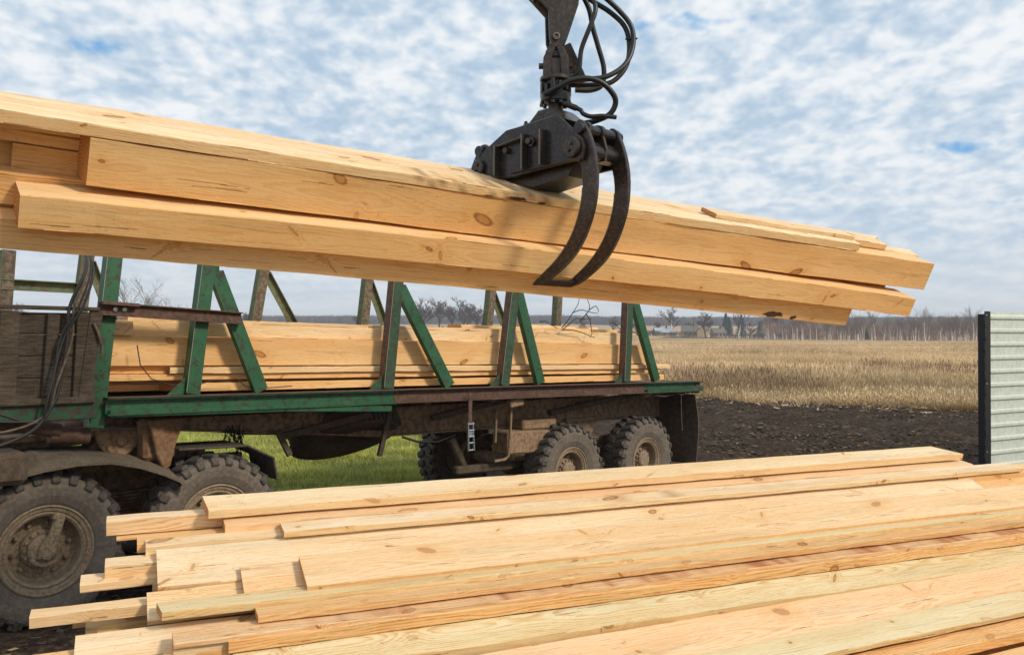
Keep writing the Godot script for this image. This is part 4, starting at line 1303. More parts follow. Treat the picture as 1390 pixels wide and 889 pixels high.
# ---------------------------------------------------------------- truck and trailer
# wheel: axle along z, outer face towards +z, centre at the origin of its own node
func wheel(parent: Node3D, at: Vector3, flip: bool, rim_r: float, lever: bool, turn := 0.0) -> Node3D:
	var w := Node3D.new()
	w.name = "wheel"
	w.transform = Transform3D((Basis(Vector3.UP, PI) if flip else Basis()) * Basis(Vector3.BACK, turn), at)
	parent.add_child(w, true)
	var Z := Transform3D(Basis(Vector3.RIGHT, PI / 2), Vector3.ZERO) # lathe's y to z
	var ty := MB.new()
	var rr := rim_r
	ty.lathe(PackedVector2Array([Vector2(rr - 0.02, 0.11), Vector2(rr + 0.005, 0.145), Vector2(rr + 0.03, 0.163), Vector2(rr + 0.09, 0.186), Vector2(0.5, 0.19), Vector2(0.545, 0.183), Vector2(0.575, 0.168), Vector2(0.592, 0.13), Vector2(0.598, 0.0), Vector2(0.592, -0.13), Vector2(0.575, -0.168), Vector2(0.5, -0.19), Vector2(rr + 0.03, -0.163), Vector2(rr - 0.02, -0.11)]), 48, Z)
	part(w, "tyre", ty, M.rubber)
	var tr := MB.new()
	var count := 26
	for k in count:
		for s in [-1.0, 1.0]:
			var a: float = TAU * (k + (0.25 if s > 0 else 0.75)) / count
			var d := Vector3(cos(a), sin(a), 0)
			var t := Vector3(-sin(a), cos(a), 0)
			var yaw := Basis(d, 0.38 * s)
			tr.box(Transform3D(yaw * Basis(t, d, t.cross(d)), d * 0.607 + Vector3(0, 0, 0.082 * s)), Vector3(0.078, 0.048, 0.15), 0.01)
			# shoulder block running down the side
			var out := (d * 0.55 + Vector3(0, 0, s)).normalized()
			tr.box(Transform3D(Basis(t, out, t.cross(out)), d * 0.568 + Vector3(0, 0, 0.168 * s)), Vector3(0.07, 0.045, 0.085), 0.01)
	part(w, "tread", tr, M.clean_rubber)
	var rim := MB.new()
	rim.lathe(PackedVector2Array([Vector2(0.02, 0.0), Vector2(rr * 0.68, 0.005), Vector2(rr * 0.74, 0.03), Vector2(rr * 0.78, 0.125), Vector2(rr * 0.83, 0.14), Vector2(rr * 0.88, 0.132), Vector2(rr * 0.9, 0.145), Vector2(rr * 0.965, 0.15), Vector2(rr, 0.165), Vector2(rr + 0.012, 0.16), Vector2(rr + 0.012, 0.14)]), 48, Z)
	rim.lathe(PackedVector2Array([Vector2(rr - 0.02, -0.12), Vector2(0.12, -0.1), Vector2(0.02, -0.1)]), 24, Z)
	part(w, "rim", rim, M.rim_mud)
	var hub := MB.new()
	hub.lathe(PackedVector2Array([Vector2(0.165, 0.0), Vector2(0.155, 0.04), Vector2(0.125, 0.065), Vector2(0.12, 0.1), Vector2(0.10, 0.12), Vector2(0.0, 0.125)]), 20, Z, 0.02)
	for k in 14:
		var a := TAU * k / 14.0
		hub.lathe(PackedVector2Array([Vector2(0.014, 0.0), Vector2(0.014, 0.02), Vector2(0.0, 0.024)]), 6, Transform3D(Z.basis, Vector3(cos(a) * 0.137, sin(a) * 0.137, 0.06)))
	part(w, "hub", hub, M.rim_mud)
	for k in 10:
		var a := TAU * (k + 0.3) / 10.0
		var nut := MB.new()
		nut.lathe(PackedVector2Array([Vector2(0.021, 0.0), Vector2(0.021, 0.022), Vector2(0.013, 0.04), Vector2(0.0, 0.042)]), 6, Transform3D(Z.basis, Vector3(cos(a) * rr * 0.6, sin(a) * rr * 0.6, 0.004)))
		part(w, "wheel_nut", nut, M.rim_mud)
	if lever:
		var lv := MB.new()
		lv.prism(PackedVector2Array([Vector2(-0.055, -0.06), Vector2(0.03, -0.085), Vector2(0.075, -0.02), Vector2(0.095, 0.1), Vector2(0.135, 0.27), Vector2(0.06, 0.275), Vector2(0.01, 0.12), Vector2(-0.05, 0.03)]), 0.11, 0.165, Transform3D(), 0.012)
		lv.lathe(PackedVector2Array([Vector2(0.04, 0.16), Vector2(0.035, 0.18), Vector2(0.0, 0.183)]), 10, Transform3D(Z.basis, Vector3(0.0, -0.03, 0.0)))
		lv.box(Transform3D(Basis(Vector3.BACK, -0.3), Vector3(0.06, 0.265, 0.1)), Vector3(0.05, 0.06, 0.14), 0.012)
		for k in 7:
			var a := -2.4 + 0.3 * k
			lv.box(Transform3D(Basis(Vector3.BACK, a), Vector3(cos(a) * 0.115, sin(a) * 0.115, 0.125)), Vector3(0.035, 0.045, 0.035), 0.008)
		part(w, "hub_lever", lv, M.rim_mud)
	return w


func deck(x: float) -> float:
	return 1.833 - 0.02 * x


func make_truck(F: Transform3D) -> void:
	var o := thing("timber_trailer", F, "muddy timber trailer with green stakes and braces, loaded with sawn beams", "trailer")
	var L := PackedVector2Array([Vector2(0, 0), Vector2(0.125, 0), Vector2(0.125, 0.012), Vector2(0.012, 0.012), Vector2(0.012, 0.11), Vector2(0, 0.11)])
	# stakes along the near side: [foot x, foot y, head x, head y], then braces
	var near := [[0.36, 1.58, 0.53, 3.2, "green_paint"], [1.18, 1.82, 1.345, 3.15, "green_paint"], [3.29, 1.78, 3.44, 3.12, "worn_green"], [4.965, 1.745, 5.17, 3.08, "worn_green"], [7.235, 1.70, 7.32, 3.02, "worn_green"]]
	for s in near:
		var b := MB.new()
		# angle iron: one flange along the side, one turned inwards, corner outside at left
		var a := Vector3(s[0] - 0.06, s[1], -0.005)
		var e := Vector3(s[2] - 0.06, s[3], -0.005)
		var dir := (e - a).normalized()
		var x := (Vector3.RIGHT - dir * dir.x).normalized()
		b.prism(L, 0.0, a.distance_to(e), Transform3D(Basis(x, Vector3(0, 0, -1), dir), a), 0.003)
		part(o, "stake", b, M[s[4]])
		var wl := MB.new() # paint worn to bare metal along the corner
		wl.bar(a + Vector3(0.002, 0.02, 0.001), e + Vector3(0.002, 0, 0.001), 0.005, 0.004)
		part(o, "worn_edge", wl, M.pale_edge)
		if s[0] > 3.0:
			var rf := MB.new() # its inner flange has lost most of its paint
			rf.bar(a + Vector3(-0.0025, 0.0, -0.055), e + Vector3(-0.0025, 0.0, -0.055), 0.1, 0.003)
			part(o, "stake_flange", rf, M.rust)
		if s[0] > 1.0:
			var g := MB.new() # gusset at the foot
			g.prism(PackedVector2Array([Vector2(-0.16, 0.0), Vector2(0.0, 0.0), Vector2(0.01, 0.15)]), -0.02, -0.01, Transform3D(Basis(), Vector3(s[0] - 0.06, deck(s[0]) + 0.003, -0.03)), 0.002)
			part(o, "gusset", g, M[s[4]])
	for s in [[1.405, 2.9, 1.85, 1.81, "green_paint"], [3.46, 2.84, 4.135, 1.765, "green_paint"], [5.2, 2.86, 5.585, 1.74, "green_paint"], [7.4, 2.86, 7.92, 1.69, "green_paint"]]:
		var b := MB.new()
		var a := Vector3(s[0], s[1], -0.045)
		var e := Vector3(s[2], s[3], -0.045)
		b.section(PackedVector2Array([Vector2(-0.065, 0.03), Vector2(0.065, 0.03), Vector2(0.065, -0.04), Vector2(0.053, -0.04), Vector2(0.053, 0.018), Vector2(-0.053, 0.018), Vector2(-0.053, -0.04), Vector2(-0.065, -0.04)]), a, e, Vector3(1, 0.5, 0), 0.003)
		part(o, "brace", b, M[s[4]])
		var pl := MB.new() # plate at the head of the brace
		pl.prism(PackedVector2Array([Vector2(-0.09, -0.12), Vector2(0.06, -0.17), Vector2(0.06, 0.1), Vector2(-0.09, 0.1)]), -0.014, -0.004, Transform3D(Basis(), Vector3(s[0], s[1] + 0.02, -0.09)), 0.002)
		part(o, "head_plate", pl, M.worn_green)
	var fz := -2.5
	for s in [[0.26, 2.0, 0.33, 3.2], [0.94, 1.85, 1.095, 3.2], [2.93, 1.8, 3.18, 3.2], [4.55, 1.76, 4.73, 3.15], [6.82, 1.7, 7.01, 3.1], [8.4, 1.68, 8.5, 3.05]]:
		var b := MB.new()
		b.bar(Vector3(s[0], s[1], fz), Vector3(s[2], s[3], fz), 0.12, 0.125)
		part(o, "far_stake", b, M.grey_post)
		var st := MB.new()
		st.bar(Vector3(s[0] - 0.068, s[1], fz + 0.02), Vector3(s[2] - 0.068, s[3], fz + 0.02), 0.11, 0.012)
		part(o, "far_stake_plate", st, M.olive_paint)
	for s in [[1.12, 3.12, 1.5, 2.1], [3.2, 3.1, 3.75, 2.2], [4.72, 3.1, 5.15, 2.1], [7.0, 3.0, 7.5, 2.0]]:
		var b := MB.new()
		b.section(PackedVector2Array([Vector2(-0.05, -0.03), Vector2(0.05, -0.03), Vector2(0.05, 0.03), Vector2(0.04, 0.03), Vector2(0.04, -0.02), Vector2(-0.05, -0.02)]), Vector3(s[0], s[1], fz + 0.03), Vector3(s[2], s[3], fz + 0.03), Vector3(1, 0.5, 0), 0.002)
		part(o, "far_brace", b, M.olive_paint)
	var fb := MB.new()
	fb.section(PackedVector2Array([Vector2(0, -0.055), Vector2(0.08, -0.055), Vector2(0.08, -0.045), Vector2(0.01, -0.045), Vector2(0.01, 0.045), Vector2(0.08, 0.045), Vector2(0.08, 0.055), Vector2(0, 0.055)]), Vector3(-0.9, 2.875, fz - 0.01), Vector3(1.02, 2.835, fz - 0.01), Vector3(0, 0, 1), 0.002)
	part(o, "far_rail", fb, M.olive_paint)
	# brown bar bolted across the first two stakes
	var bar := MB.new()
	var C := PackedVector2Array([Vector2(0, -0.055), Vector2(0.05, -0.055), Vector2(0.05, -0.045), Vector2(0.01, -0.045), Vector2(0.01, 0.045), Vector2(0.065, 0.045), Vector2(0.065, 0.055), Vector2(0, 0.055)])
	bar.section(C, Vector3(0.37, 2.555, 0.012), Vector3(1.62, 2.487, 0.012), Vector3(0, 0, 1), 0.002)
	bar.box(Transform3D(Basis(Vector3.BACK, -0.055), Vector3(0.53, 2.592, 0.06)), Vector3(0.3, 0.03, 0.06), 0.004)
	part(o, "cross_bar", bar, M.rust)
	for x in [0.5, 0.575]:
		var bo := MB.new()
		bo.lathe(PackedVector2Array([Vector2(0.02, 0.0), Vector2(0.02, 0.014), Vector2(0.0, 0.017)]), 6, Transform3D(Basis(Vector3.RIGHT, PI / 2), Vector3(x, 2.548, 0.022)))
		part(o, "bolt", bo, M.bright_steel)
	# side beam: a channel open to the outside, in three lengths of other paint
	var U := PackedVector2Array([Vector2(0, -0.07), Vector2(0.075, -0.07), Vector2(0.075, -0.06), Vector2(0.012, -0.056), Vector2(0.012, 0.056), Vector2(0.08, 0.06), Vector2(0.08, 0.07), Vector2(0, 0.07)])
	for s in [[0.42, 3.32, "green_paint", 0.0], [3.322, 7.55, "rust", 0.004], [7.552, 8.87, "green_paint", 0.0]]:
		var b := MB.new()
		b.section(U, Vector3(s[0], deck(s[0]) - 0.078 + s[3], 0.03), Vector3(s[1], deck(s[1]) - 0.078 + s[3], 0.03), Vector3(0, 0, 1), 0.003)
		part(o, "side_beam", b, M[s[2]])
		var fl := MB.new()
		fl.bar(Vector3(s[0], deck(s[0]) - 0.004, 0.04), Vector3(s[1], deck(s[1]) - 0.004, 0.04), 0.15, 0.006)
		part(o, "side_beam_flange", fl, M.rust)
	for s in [[0.44, 1.69, 3.26, 1.57, "green_paint"], [7.55, 1.55, 8.62, 1.53, "worn_green"]]:
		var b := MB.new()
		b.bar(Vector3(s[0], s[1], 0.07), Vector3((s[0] + s[2]) * 0.55, (s[1] + s[3]) * 0.5 + 0.012, 0.065), 0.05, 0.06)
		b.bar(Vector3((s[0] + s[2]) * 0.55, (s[1] + s[3]) * 0.5 + 0.012, 0.065), Vector3(s[2], s[3], 0.07), 0.05, 0.06)
		part(o, "lower_strip", b, M[s[4]])
	var far_beam := MB.new()
	far_beam.bar(Vector3(0.42, deck(0.42) - 0.08, -2.55), Vector3(8.87, deck(8.87) - 0.08, -2.55), 0.08, 0.14)
	part(o, "far_side_beam", far_beam, M.rust)
	var dk := MB.new()
	dk.bar(Vector3(0.4, deck(0.4) - 0.045, -1.25), Vector3(8.85, deck(8.85) - 0.045, -1.25), 2.5, 0.04)
	part(o, "deck", dk, M.mud_steel)
	for k in 9:
		var x := 0.9 + 0.97 * k
		var b := MB.new()
		b.bar(Vector3(x, deck(x) - 0.125, 0.0), Vector3(x, deck(x) - 0.125, -2.5), 0.07, 0.11, Vector3.RIGHT)
		part(o, "cross_member", b, M.mud_steel)
	# frame rails: tall girders tapering to the front
	for z in [-0.62, -1.86]:
		var b := MB.new()
		b.prism(PackedVector2Array([Vector2(0.9, 1.56), Vector2(8.75, 1.44), Vector2(8.75, 1.12), Vector2(5.0, 1.17), Vector2(3.6, 1.21), Vector2(2.0, 1.34), Vector2(1.3, 1.45), Vector2(0.9, 1.46)]), -0.012, 0.012, Transform3D(Basis(), Vector3(0, 0, z)), 0.003)
		b.bar(Vector3(3.6, 1.205, z), Vector3(8.75, 1.115, z), 0.16, 0.02)
		b.bar(Vector3(1.3, 1.445, z), Vector3(3.6, 1.205, z), 0.16, 0.02)
		part(o, "frame_rail", b, M.mud_steel)
	# outriggers
	for s in [[2.35, 1.3, 3.2, 1.5], [4.3, 1.36, 5.2, 1.56], [6.3, 1.3, 7.75, 1.52]]:
		var b := MB.new()
		b.bar(Vector3(s[0], s[1], -0.55), Vector3(s[2], s[3], -0.2), 0.04, 0.07)
		part(o, "outrigger", b, M.dirty_flap)
	for s in [[7.7, 1.52, -0.03], [5.12, 1.53, 0.0]]:
		var b := MB.new()
		b.box(Transform3D(Basis(Vector3.BACK, 0.1), Vector3(s[0], s[1], s[2])), Vector3(0.22, 0.09, 0.08), 0.01)
		part(o, "bracket", b, M.pale_mud)
	# front board box with planks
	for k in 2:
		var pr := MB.new()
		var x1: float = [-0.32, 0.22][k]
		pr.bar(Vector3(x1, 1.83, 0.055), Vector3(x1 + 0.035, 2.52, 0.055), 0.03, 0.14 if k == 0 else 0.12)
		part(o, "batten", pr, M.old_planks)
	for k in 4:
		var b := MB.new()
		var y := 1.91 + 0.172 * k
		b.bar(Vector3(-1.9, y + 0.01, 0.02), Vector3(0.33, y, 0.02), 0.03, 0.168, Vector3(0, 0, 1), 0.008)
		part(o, "plank", b, M.old_planks)
	for k in 4:
		var b := MB.new()
		var y := 1.91 + 0.172 * k
		b.bar(Vector3(0.34, y, 0.0), Vector3(0.34, y, -2.4), 0.028, 0.168, Vector3(1, 0, 0), 0.008)
		part(o, "front_plank", b, M.old_planks)
	for s in [[0.245, 1.8, 0.34, 2.53, 0.1], [-0.02, 1.85, 0.02, 2.5, 0.09]]:
		var b := MB.new()
		b.bar(Vector3(s[0], s[1], 0.062), Vector3(s[2], s[3], 0.062), 0.035, s[4])
		part(o, "box_post", b, M.old_planks)
	var rl := MB.new()
	rl.bar(Vector3(-1.9, 2.57, 0.03), Vector3(0.36, 2.545, 0.03), 0.13, 0.03)
	part(o, "top_rail", rl, M.old_planks)
	var sl := MB.new()
	sl.bar(Vector3(-1.9, 1.83, 0.06), Vector3(0.32, 1.815, 0.06), 0.12, 0.05)
	part(o, "box_sill", sl, M.old_planks)
	var ft := MB.new()
	ft.bar(Vector3(-1.9, 1.74, 0.04), Vector3(0.34, 1.725, 0.04), 0.08, 0.13)
	part(o, "box_beam", ft, M.worn_green)
	var stp := MB.new() # hook strap on the corner
	stp.tube(PackedVector3Array([Vector3(0.31, 2.43, 0.09), Vector3(0.34, 2.36, 0.1), Vector3(0.37, 2.25, 0.1), Vector3(0.375, 2.18, 0.09), Vector3(0.36, 2.17, 0.08)]), 0.014, 6)
	part(o, "hook", stp, M.grey_post)
	# running gear
	for x in [6.17, 7.72]:
		wheel(o, Vector3(x, 0.595, -0.2), false, 0.315, false, x).scale = Vector3.ONE * 0.95
		wheel(o, Vector3(x, 0.595, -2.35), true, 0.315, false, x * 2.0).scale = Vector3.ONE * 0.95
		var ax := MB.new()
		ax.tube(PackedVector3Array([Vector3(x, 0.625, -0.2), Vector3(x, 0.625, -2.2)]), 0.09, 10)
		ax.lathe(PackedVector2Array([Vector2(0.0, -0.2), Vector2(0.16, -0.16), Vector2(0.2, 0), Vector2(0.16, 0.16), Vector2(0, 0.2)]), 14, Transform3D(Basis(Vector3.RIGHT, PI / 2), Vector3(x, 0.63, -1.2)))
		part(o, "axle", ax, M.mud_steel)
		for z in [-0.42, -1.98]:
			var dr := MB.new()
			dr.lathe(PackedVector2Array([Vector2(0.1, -0.06), Vector2(0.21, -0.06), Vector2(0.22, 0.06), Vector2(0.1, 0.06)]), 20, Transform3D(Basis(Vector3.RIGHT, PI / 2), Vector3(x, 0.625, z)))
			part(o, "brake_drum", dr, M.mud_steel)
	for z in [-0.62, -1.86]:
		var b := MB.new()
		for k in 6:
			b.bar(Vector3(6.0 + 0.05 * k, 0.76 + 0.028 * k, z), Vector3(7.9 - 0.05 * k, 0.76 + 0.028 * k, z), 0.09, 0.022)
		part(o, "leaf_spring", b, M.mud_steel)
		var hg := MB.new()
		hg.prism(PackedVector2Array([Vector2(6.6, 1.2), Vector2(7.3, 1.19), Vector2(7.1, 0.9), Vector2(6.8, 0.9)]), -0.06, 0.06, Transform3D(Basis(), Vector3(0, 0, z)), 0.01)
		part(o, "spring_hanger", hg, M.mud_steel)
	# pale muddy box with its bracket before the wheels, and the drag links
	var bx := MB.new()
	bx.box(Transform3D(Basis(Vector3.BACK, -0.04), Vector3(5.72, 1.0, -0.35)), Vector3(1.05, 0.28, 0.3), 0.02)
	bx.box(Transform3D(Basis(Vector3.BACK, -0.03), Vector3(5.85, 1.2, -0.4)), Vector3(0.62, 0.12, 0.2), 0.015)
	part(o, "box_member", bx, M.pale_mud)
	var pipe := MB.new()
	pipe.tube(PackedVector3Array([Vector3(5.15, 1.5, -0.1), Vector3(5.15, 1.1, -0.12), Vector3(5.14, 0.88, -0.14), Vector3(5.1, 0.84, -0.16), Vector3(4.95, 0.83, -0.18)]), 0.018, 8)
	pipe.tube(PackedVector3Array([Vector3(5.0, 1.45, -0.2), Vector3(5.0, 1.05, -0.22)]), 0.016, 8)
	part(o, "brake_pipe", pipe, M.pale_mud)
	for s in [[4.6, 0.72, 6.2, 0.66, -0.5, 0.1], [4.7, 1.08, 4.95, 0.7, -0.7, 0.1]]:
		var b := MB.new()
		b.bar(Vector3(s[0], s[1], s[4]), Vector3(s[2], s[3], s[4] - 0.05), 0.1, s[5], Vector3(0, 0, 1), 0.02)
		part(o, "drag_link", b, M.dirty_flap)
	var ho := MB.new()
	ho.tube(PackedVector3Array([Vector3(3.75, 1.2, -0.4), Vector3(3.9, 1.14, -0.3), Vector3(4.1, 1.13, -0.2), Vector3(4.28, 1.2, -0.1)]), 0.014, 6)
	part(o, "air_hose", ho, M.hose)
	# spare wheel slung tilted under the frame
	var spare := Node3D.new()
	spare.name = "spare_wheel"
	spare.transform = Transform3D(Basis(Vector3.RIGHT, deg_to_rad(64.0 + 90.0)), Vector3(3.36, 1.27, -0.95))
	o.add_child(spare, true)
	var sty := MB.new()
	sty.lathe(PackedVector2Array([Vector2(0.0, 0.05), Vector2(0.28, 0.06), Vector2(0.31, 0.13), Vector2(0.36, 0.155), Vector2(0.5, 0.165), Vector2(0.57, 0.15), Vector2(0.61, 0.11), Vector2(0.625, 0.0), Vector2(0.61, -0.11), Vector2(0.57, -0.15), Vector2(0.5, -0.165), Vector2(0.31, -0.13), Vector2(0.0, -0.1)]), 48, Transform3D())
	part(spare, "tyre", sty, M.dirty_flap)
	var stt := MB.new()
	for k in 64:
		var an := TAU * k / 64.0
		for sd in [-1.0, 1.0]:
			stt.box(Transform3D(Basis(Vector3.UP, -an), Vector3(cos(an) * 0.61, 0.09 * sd, sin(an) * 0.61)), Vector3(0.045, 0.08, 0.032), 0.006)
	part(spare, "tread", stt, M.clean_rubber)
	for s in [[2.27, 1.38, -0.5, 2.36, 1.12, -0.4], [3.55, 1.5, -0.35, 3.52, 1.0, -0.5]]:
		var cr := MB.new()
		cr.bar(Vector3(s[0], s[1], s[2]), Vector3(s[3], s[4], s[5]), 0.04, 0.06)
		part(o, "spare_carrier", cr, M.dirty_flap)
	# mudguard flap across the rear, and the bent plate over it
	var fp := MB.new()
	var last: Array = []
	for k in 9:
		var f := k / 8.0
		var row := []
		for j in 7:
			var g := j / 6.0
			row.append(Vector3(8.72 + 0.05 * sin(f * 3.0 + g * 2.0) + 0.06 * f * g, 1.46 - 1.02 * f, 0.06 - 0.86 * g + 0.03 * f * (1.0 - g) + 0.015 * sin(f * 5.0)))
		if not last.is_empty():
			for j in 6:
				for s in [-1.0, 1.0]:
					var h := Vector3(0.011 * s, 0, 0)
					fp.quad(last[j] + h, last[j + 1] + h, row[j + 1] + h, row[j] + h, Vector3(s, 0, 0))
			for j in [0, 6]:
				fp.quad(last[j] + Vector3(0.011, 0, 0), last[j] - Vector3(0.011, 0, 0), row[j] - Vector3(0.011, 0, 0), row[j] + Vector3(0.011, 0, 0), Vector3(0, 0, 1 if j == 0 else -1))
		last = row
	part(o, "mud_flap", fp, M.dirty_flap)
	var re := MB.new()
	re.bar(Vector3(8.8, 1.56, 0.05), Vector3(8.8, 1.56, -2.55), 0.1, 0.16, Vector3.RIGHT)
	part(o, "rear_beam", re, M.dirty_flap)
	var bent := MB.new()
	var pv := PackedVector3Array()
	for k in 8:
		pv.append(Vector3(7.75 + 0.13 * k, 1.5 - 0.03 * sin(k * 0.8) - (0.05 if k == 5 else 0.0), 0.06 + 0.02 * sin(k * 1.7)))
	for k in 7:
		bent.quad(pv[k], pv[k + 1], pv[k + 1] + Vector3(0, 0.06, -0.2), pv[k] + Vector3(0, 0.06, -0.2), Vector3(0, 1, 0.4))
		bent.quad(pv[k] - Vector3(0, 0.008, 0), pv[k + 1] - Vector3(0, 0.008, 0), pv[k + 1] + Vector3(0, 0.052, -0.2), pv[k] + Vector3(0, 0.052, -0.2), Vector3(0, -1, 0.4))
		bent.quad(pv[k], pv[k + 1], pv[k + 1] - Vector3(0, 0.008, 0), pv[k] - Vector3(0, 0.008, 0), Vector3(0, 0, 1))
	part(o, "bent_plate", bent, M.rust)
	for x in [8.45]:
		var ch := MB.new()
		ch.tube(PackedVector3Array([Vector3(x, 1.5, 0.0), Vector3(x + 0.01, 1.2, 0.0), Vector3(x, 0.95, 0.02)]), 0.008, 5)
		part(o, "chain", ch, M.grey_post)
	# load strap with its ratchet, hanging from the side beam
	var sp := thing("ratchet_strap", F, "load strap end with shiny ratchet buckle hanging from the trailer's side beam", "strap")
	var web := MB.new()
	web.bar(Vector3(4.31, 1.68, 0.12), Vector3(4.31, 1.33, 0.115), 0.012, 0.055)
	part(sp, "strap_webbing", web, M.rust)
	var buck := MB.new()
	for x in [-0.034, 0.034]:
		buck.bar(Vector3(4.31 + x, 1.36, 0.115), Vector3(4.315 + x * 1.25, 1.04, 0.13), 0.03, 0.012)
	for y in [1.34, 1.27, 1.2, 1.13, 1.05]:
		buck.tube(PackedVector3Array([Vector3(4.27, y, 0.125), Vector3(4.36, y, 0.125)]), 0.011, 6)
	buck.box(Transform3D(Basis(), Vector3(4.312, 1.235, 0.12)), Vector3(0.06, 0.09, 0.012), 0.003)
	part(sp, "ratchet_buckle", buck, M.bright_steel)

	# --- rear of the tractor under the trailer's front
	var t := thing("tractor_truck", F, "rear end of a muddy truck with lugged tyres and a dirt covered fender", "truck")
	for x in [0.0, 1.42]:
		wheel(t, Vector3(x, 0.625, -0.19), false, 0.35, x == 0.0, -0.05 if x == 0.0 else 0.6)
		wheel(t, Vector3(x, 0.625, -2.2), true, 0.35, false, x)
		var ax := MB.new()
		ax.tube(PackedVector3Array([Vector3(x, 0.625, -0.2), Vector3(x, 0.625, -2.2)]), 0.1, 10)
		ax.lathe(PackedVector2Array([Vector2(0.0, -0.25), Vector2(0.2, -0.18), Vector2(0.25, 0), Vector2(0.2, 0.18), Vector2(0, 0.25)]), 14, Transform3D(Basis(Vector3.RIGHT, PI / 2), Vector3(x, 0.65, -1.2)))
		part(t, "axle", ax, M.mud_steel)
	for z in [-0.75, -1.6]:
		var b := MB.new()
		b.bar(Vector3(-2.5, 1.06, z), Vector3(2.0, 1.02, z), 0.09, 0.28)
		part(t, "frame_rail", b, M.mud_steel)
		var sp2 := MB.new()
		for k in 7:
			sp2.bar(Vector3(0.0 + 0.06 * k, 0.74 + 0.03 * k, z + 0.12), Vector3(1.42 - 0.06 * k, 0.74 + 0.03 * k, z + 0.12), 0.1, 0.024)
		part(t, "leaf_spring", sp2, M.mud_steel)
	# fender: a limp sheet over the first wheel
	var fe := MB.new()
	var path := [Vector2(-0.62, 1.02), Vector2(-0.46, 1.16), Vector2(-0.34, 1.25), Vector2(-0.2, 1.325), Vector2(-0.05, 1.355), Vector2(0.2, 1.355), Vector2(0.45, 1.33), Vector2(0.68, 1.285), Vector2(0.88, 1.225), Vector2(1.02, 1.15), Vector2(1.08, 1.06)]
	var prev := []
	for k in path.size():
		var row := []
		for j in 6:
			var g := j / 5.0
			row.append(Vector3(path[k].x, path[k].y + 0.05 * g * sin(k * 0.33) + 0.02 * sin(k * 1.3 + j) - 0.05 * pow(1.0 - g, 3.0), 0.1 - 0.62 * g))
		if k > 0:
			for j in 5:
				fe.quad(prev[j], prev[j + 1], row[j + 1], row[j], Vector3(0, 1, 0))
				var h := Vector3(0, -0.02, 0)
				fe.quad(prev[j] + h, prev[j + 1] + h, row[j + 1] + h, row[j] + h, Vector3(0, -1, 0))
			fe.quad(prev[0], row[0], row[0] + Vector3(0, -0.02, 0), prev[0] + Vector3(0, -0.02, 0), Vector3(0, 0, 1))
		prev = row
	part(t, "fender", fe, M.fender_dirt)
	var fe2 := MB.new()
	fe2.bar(Vector3(1.1, 1.32, -0.35), Vector3(1.75, 1.3, -0.35), 0.5, 0.02)
	fe2.bar(Vector3(1.75, 1.3, -0.35), Vector3(2.02, 1.16, -0.35), 0.5, 0.02)
	fe2.bar(Vector3(2.02, 1.16, -0.35), Vector3(2.06, 0.95, -0.35), 0.5, 0.02)
	part(t, "rear_fender", fe2, M.clean_rubber)
	var blk := MB.new()
	blk.box(Transform3D(Basis(Vector3.BACK, -0.03), Vector3(-0.6, 1.33, -0.05)), Vector3(0.85, 0.25, 0.4), 0.04)
	part(t, "tool_box", blk, M.dirty_flap)
	# turntable seat, its pivot plate and the leg bracket
	var seat := MB.new()
	var half := PackedVector2Array()
	for k in 13:
		var a := PI + PI * k / 12.0
		half.append(Vector2(0.66 + 0.19 * cos(a), 1.5 + 0.22 * sin(a)))
	seat.prism(half, -0.03, 0.03, Transform3D(Basis(), Vector3(0, 0, -0.35)), 0.006)
	seat.lathe(PackedVector2Array([Vector2(0.05, 0.0), Vector2(0.045, 0.03), Vector2(0.03, 0.04), Vector2(0.0, 0.045)]), 12, Transform3D(Basis(Vector3.RIGHT, PI / 2), Vector3(0.68, 1.42, -0.32)))
	seat.lathe(PackedVector2Array([Vector2(0.028, 0.0), Vector2(0.025, 0.02), Vector2(0.0, 0.025)]), 10, Transform3D(Basis(Vector3.RIGHT, PI / 2), Vector3(0.58, 1.36, -0.32)))
	part(t, "turntable_plate", seat, M.mud_steel)
	var cone := MB.new()
	cone.prism(PackedVector2Array([Vector2(0.2, 1.15), Vector2(1.1, 1.15), Vector2(0.78, 1.42), Vector2(0.52, 1.42)]), -0.25, 0.0, Transform3D(Basis(), Vector3(0, 0, -0.42)), 0.01)
	cone.bar(Vector3(-1.6, 1.47, -0.6), Vector3(1.0, 1.5, -0.6), 0.5, 0.05)
	part(t, "turntable_base", cone, M.mud_steel)
	var leg := MB.new()
	leg.prism(PackedVector2Array([Vector2(0.82, 1.6), Vector2(1.2, 1.59), Vector2(1.17, 1.5), Vector2(1.09, 1.32), Vector2(1.05, 1.18), Vector2(0.98, 1.15), Vector2(0.9, 1.3), Vector2(0.86, 1.45)]), -0.02, 0.02, Transform3D(Basis(Vector3.UP, 0.35), Vector3(0.05, 0, 0.2)), 0.01)
	leg.box(Transform3D(Basis(), Vector3(0.95, 1.42, -0.25)), Vector3(0.28, 0.36, 0.2), 0.03)
	part(t, "turntable_leg", leg, M.bark_brown)
	var cyl := MB.new()
	cyl.tube(PackedVector3Array([Vector3(-1.2, 1.78, -0.1), Vector3(-0.3, 1.655, -0.12), Vector3(0.12, 1.56, -0.12)]), 0.06, 10)
	cyl.tube(PackedVector3Array([Vector3(0.05, 1.53, -0.15), Vector3(0.35, 1.5, -0.15)]), 0.07, 10)
	part(t, "tube_beam", cyl, M.rust)
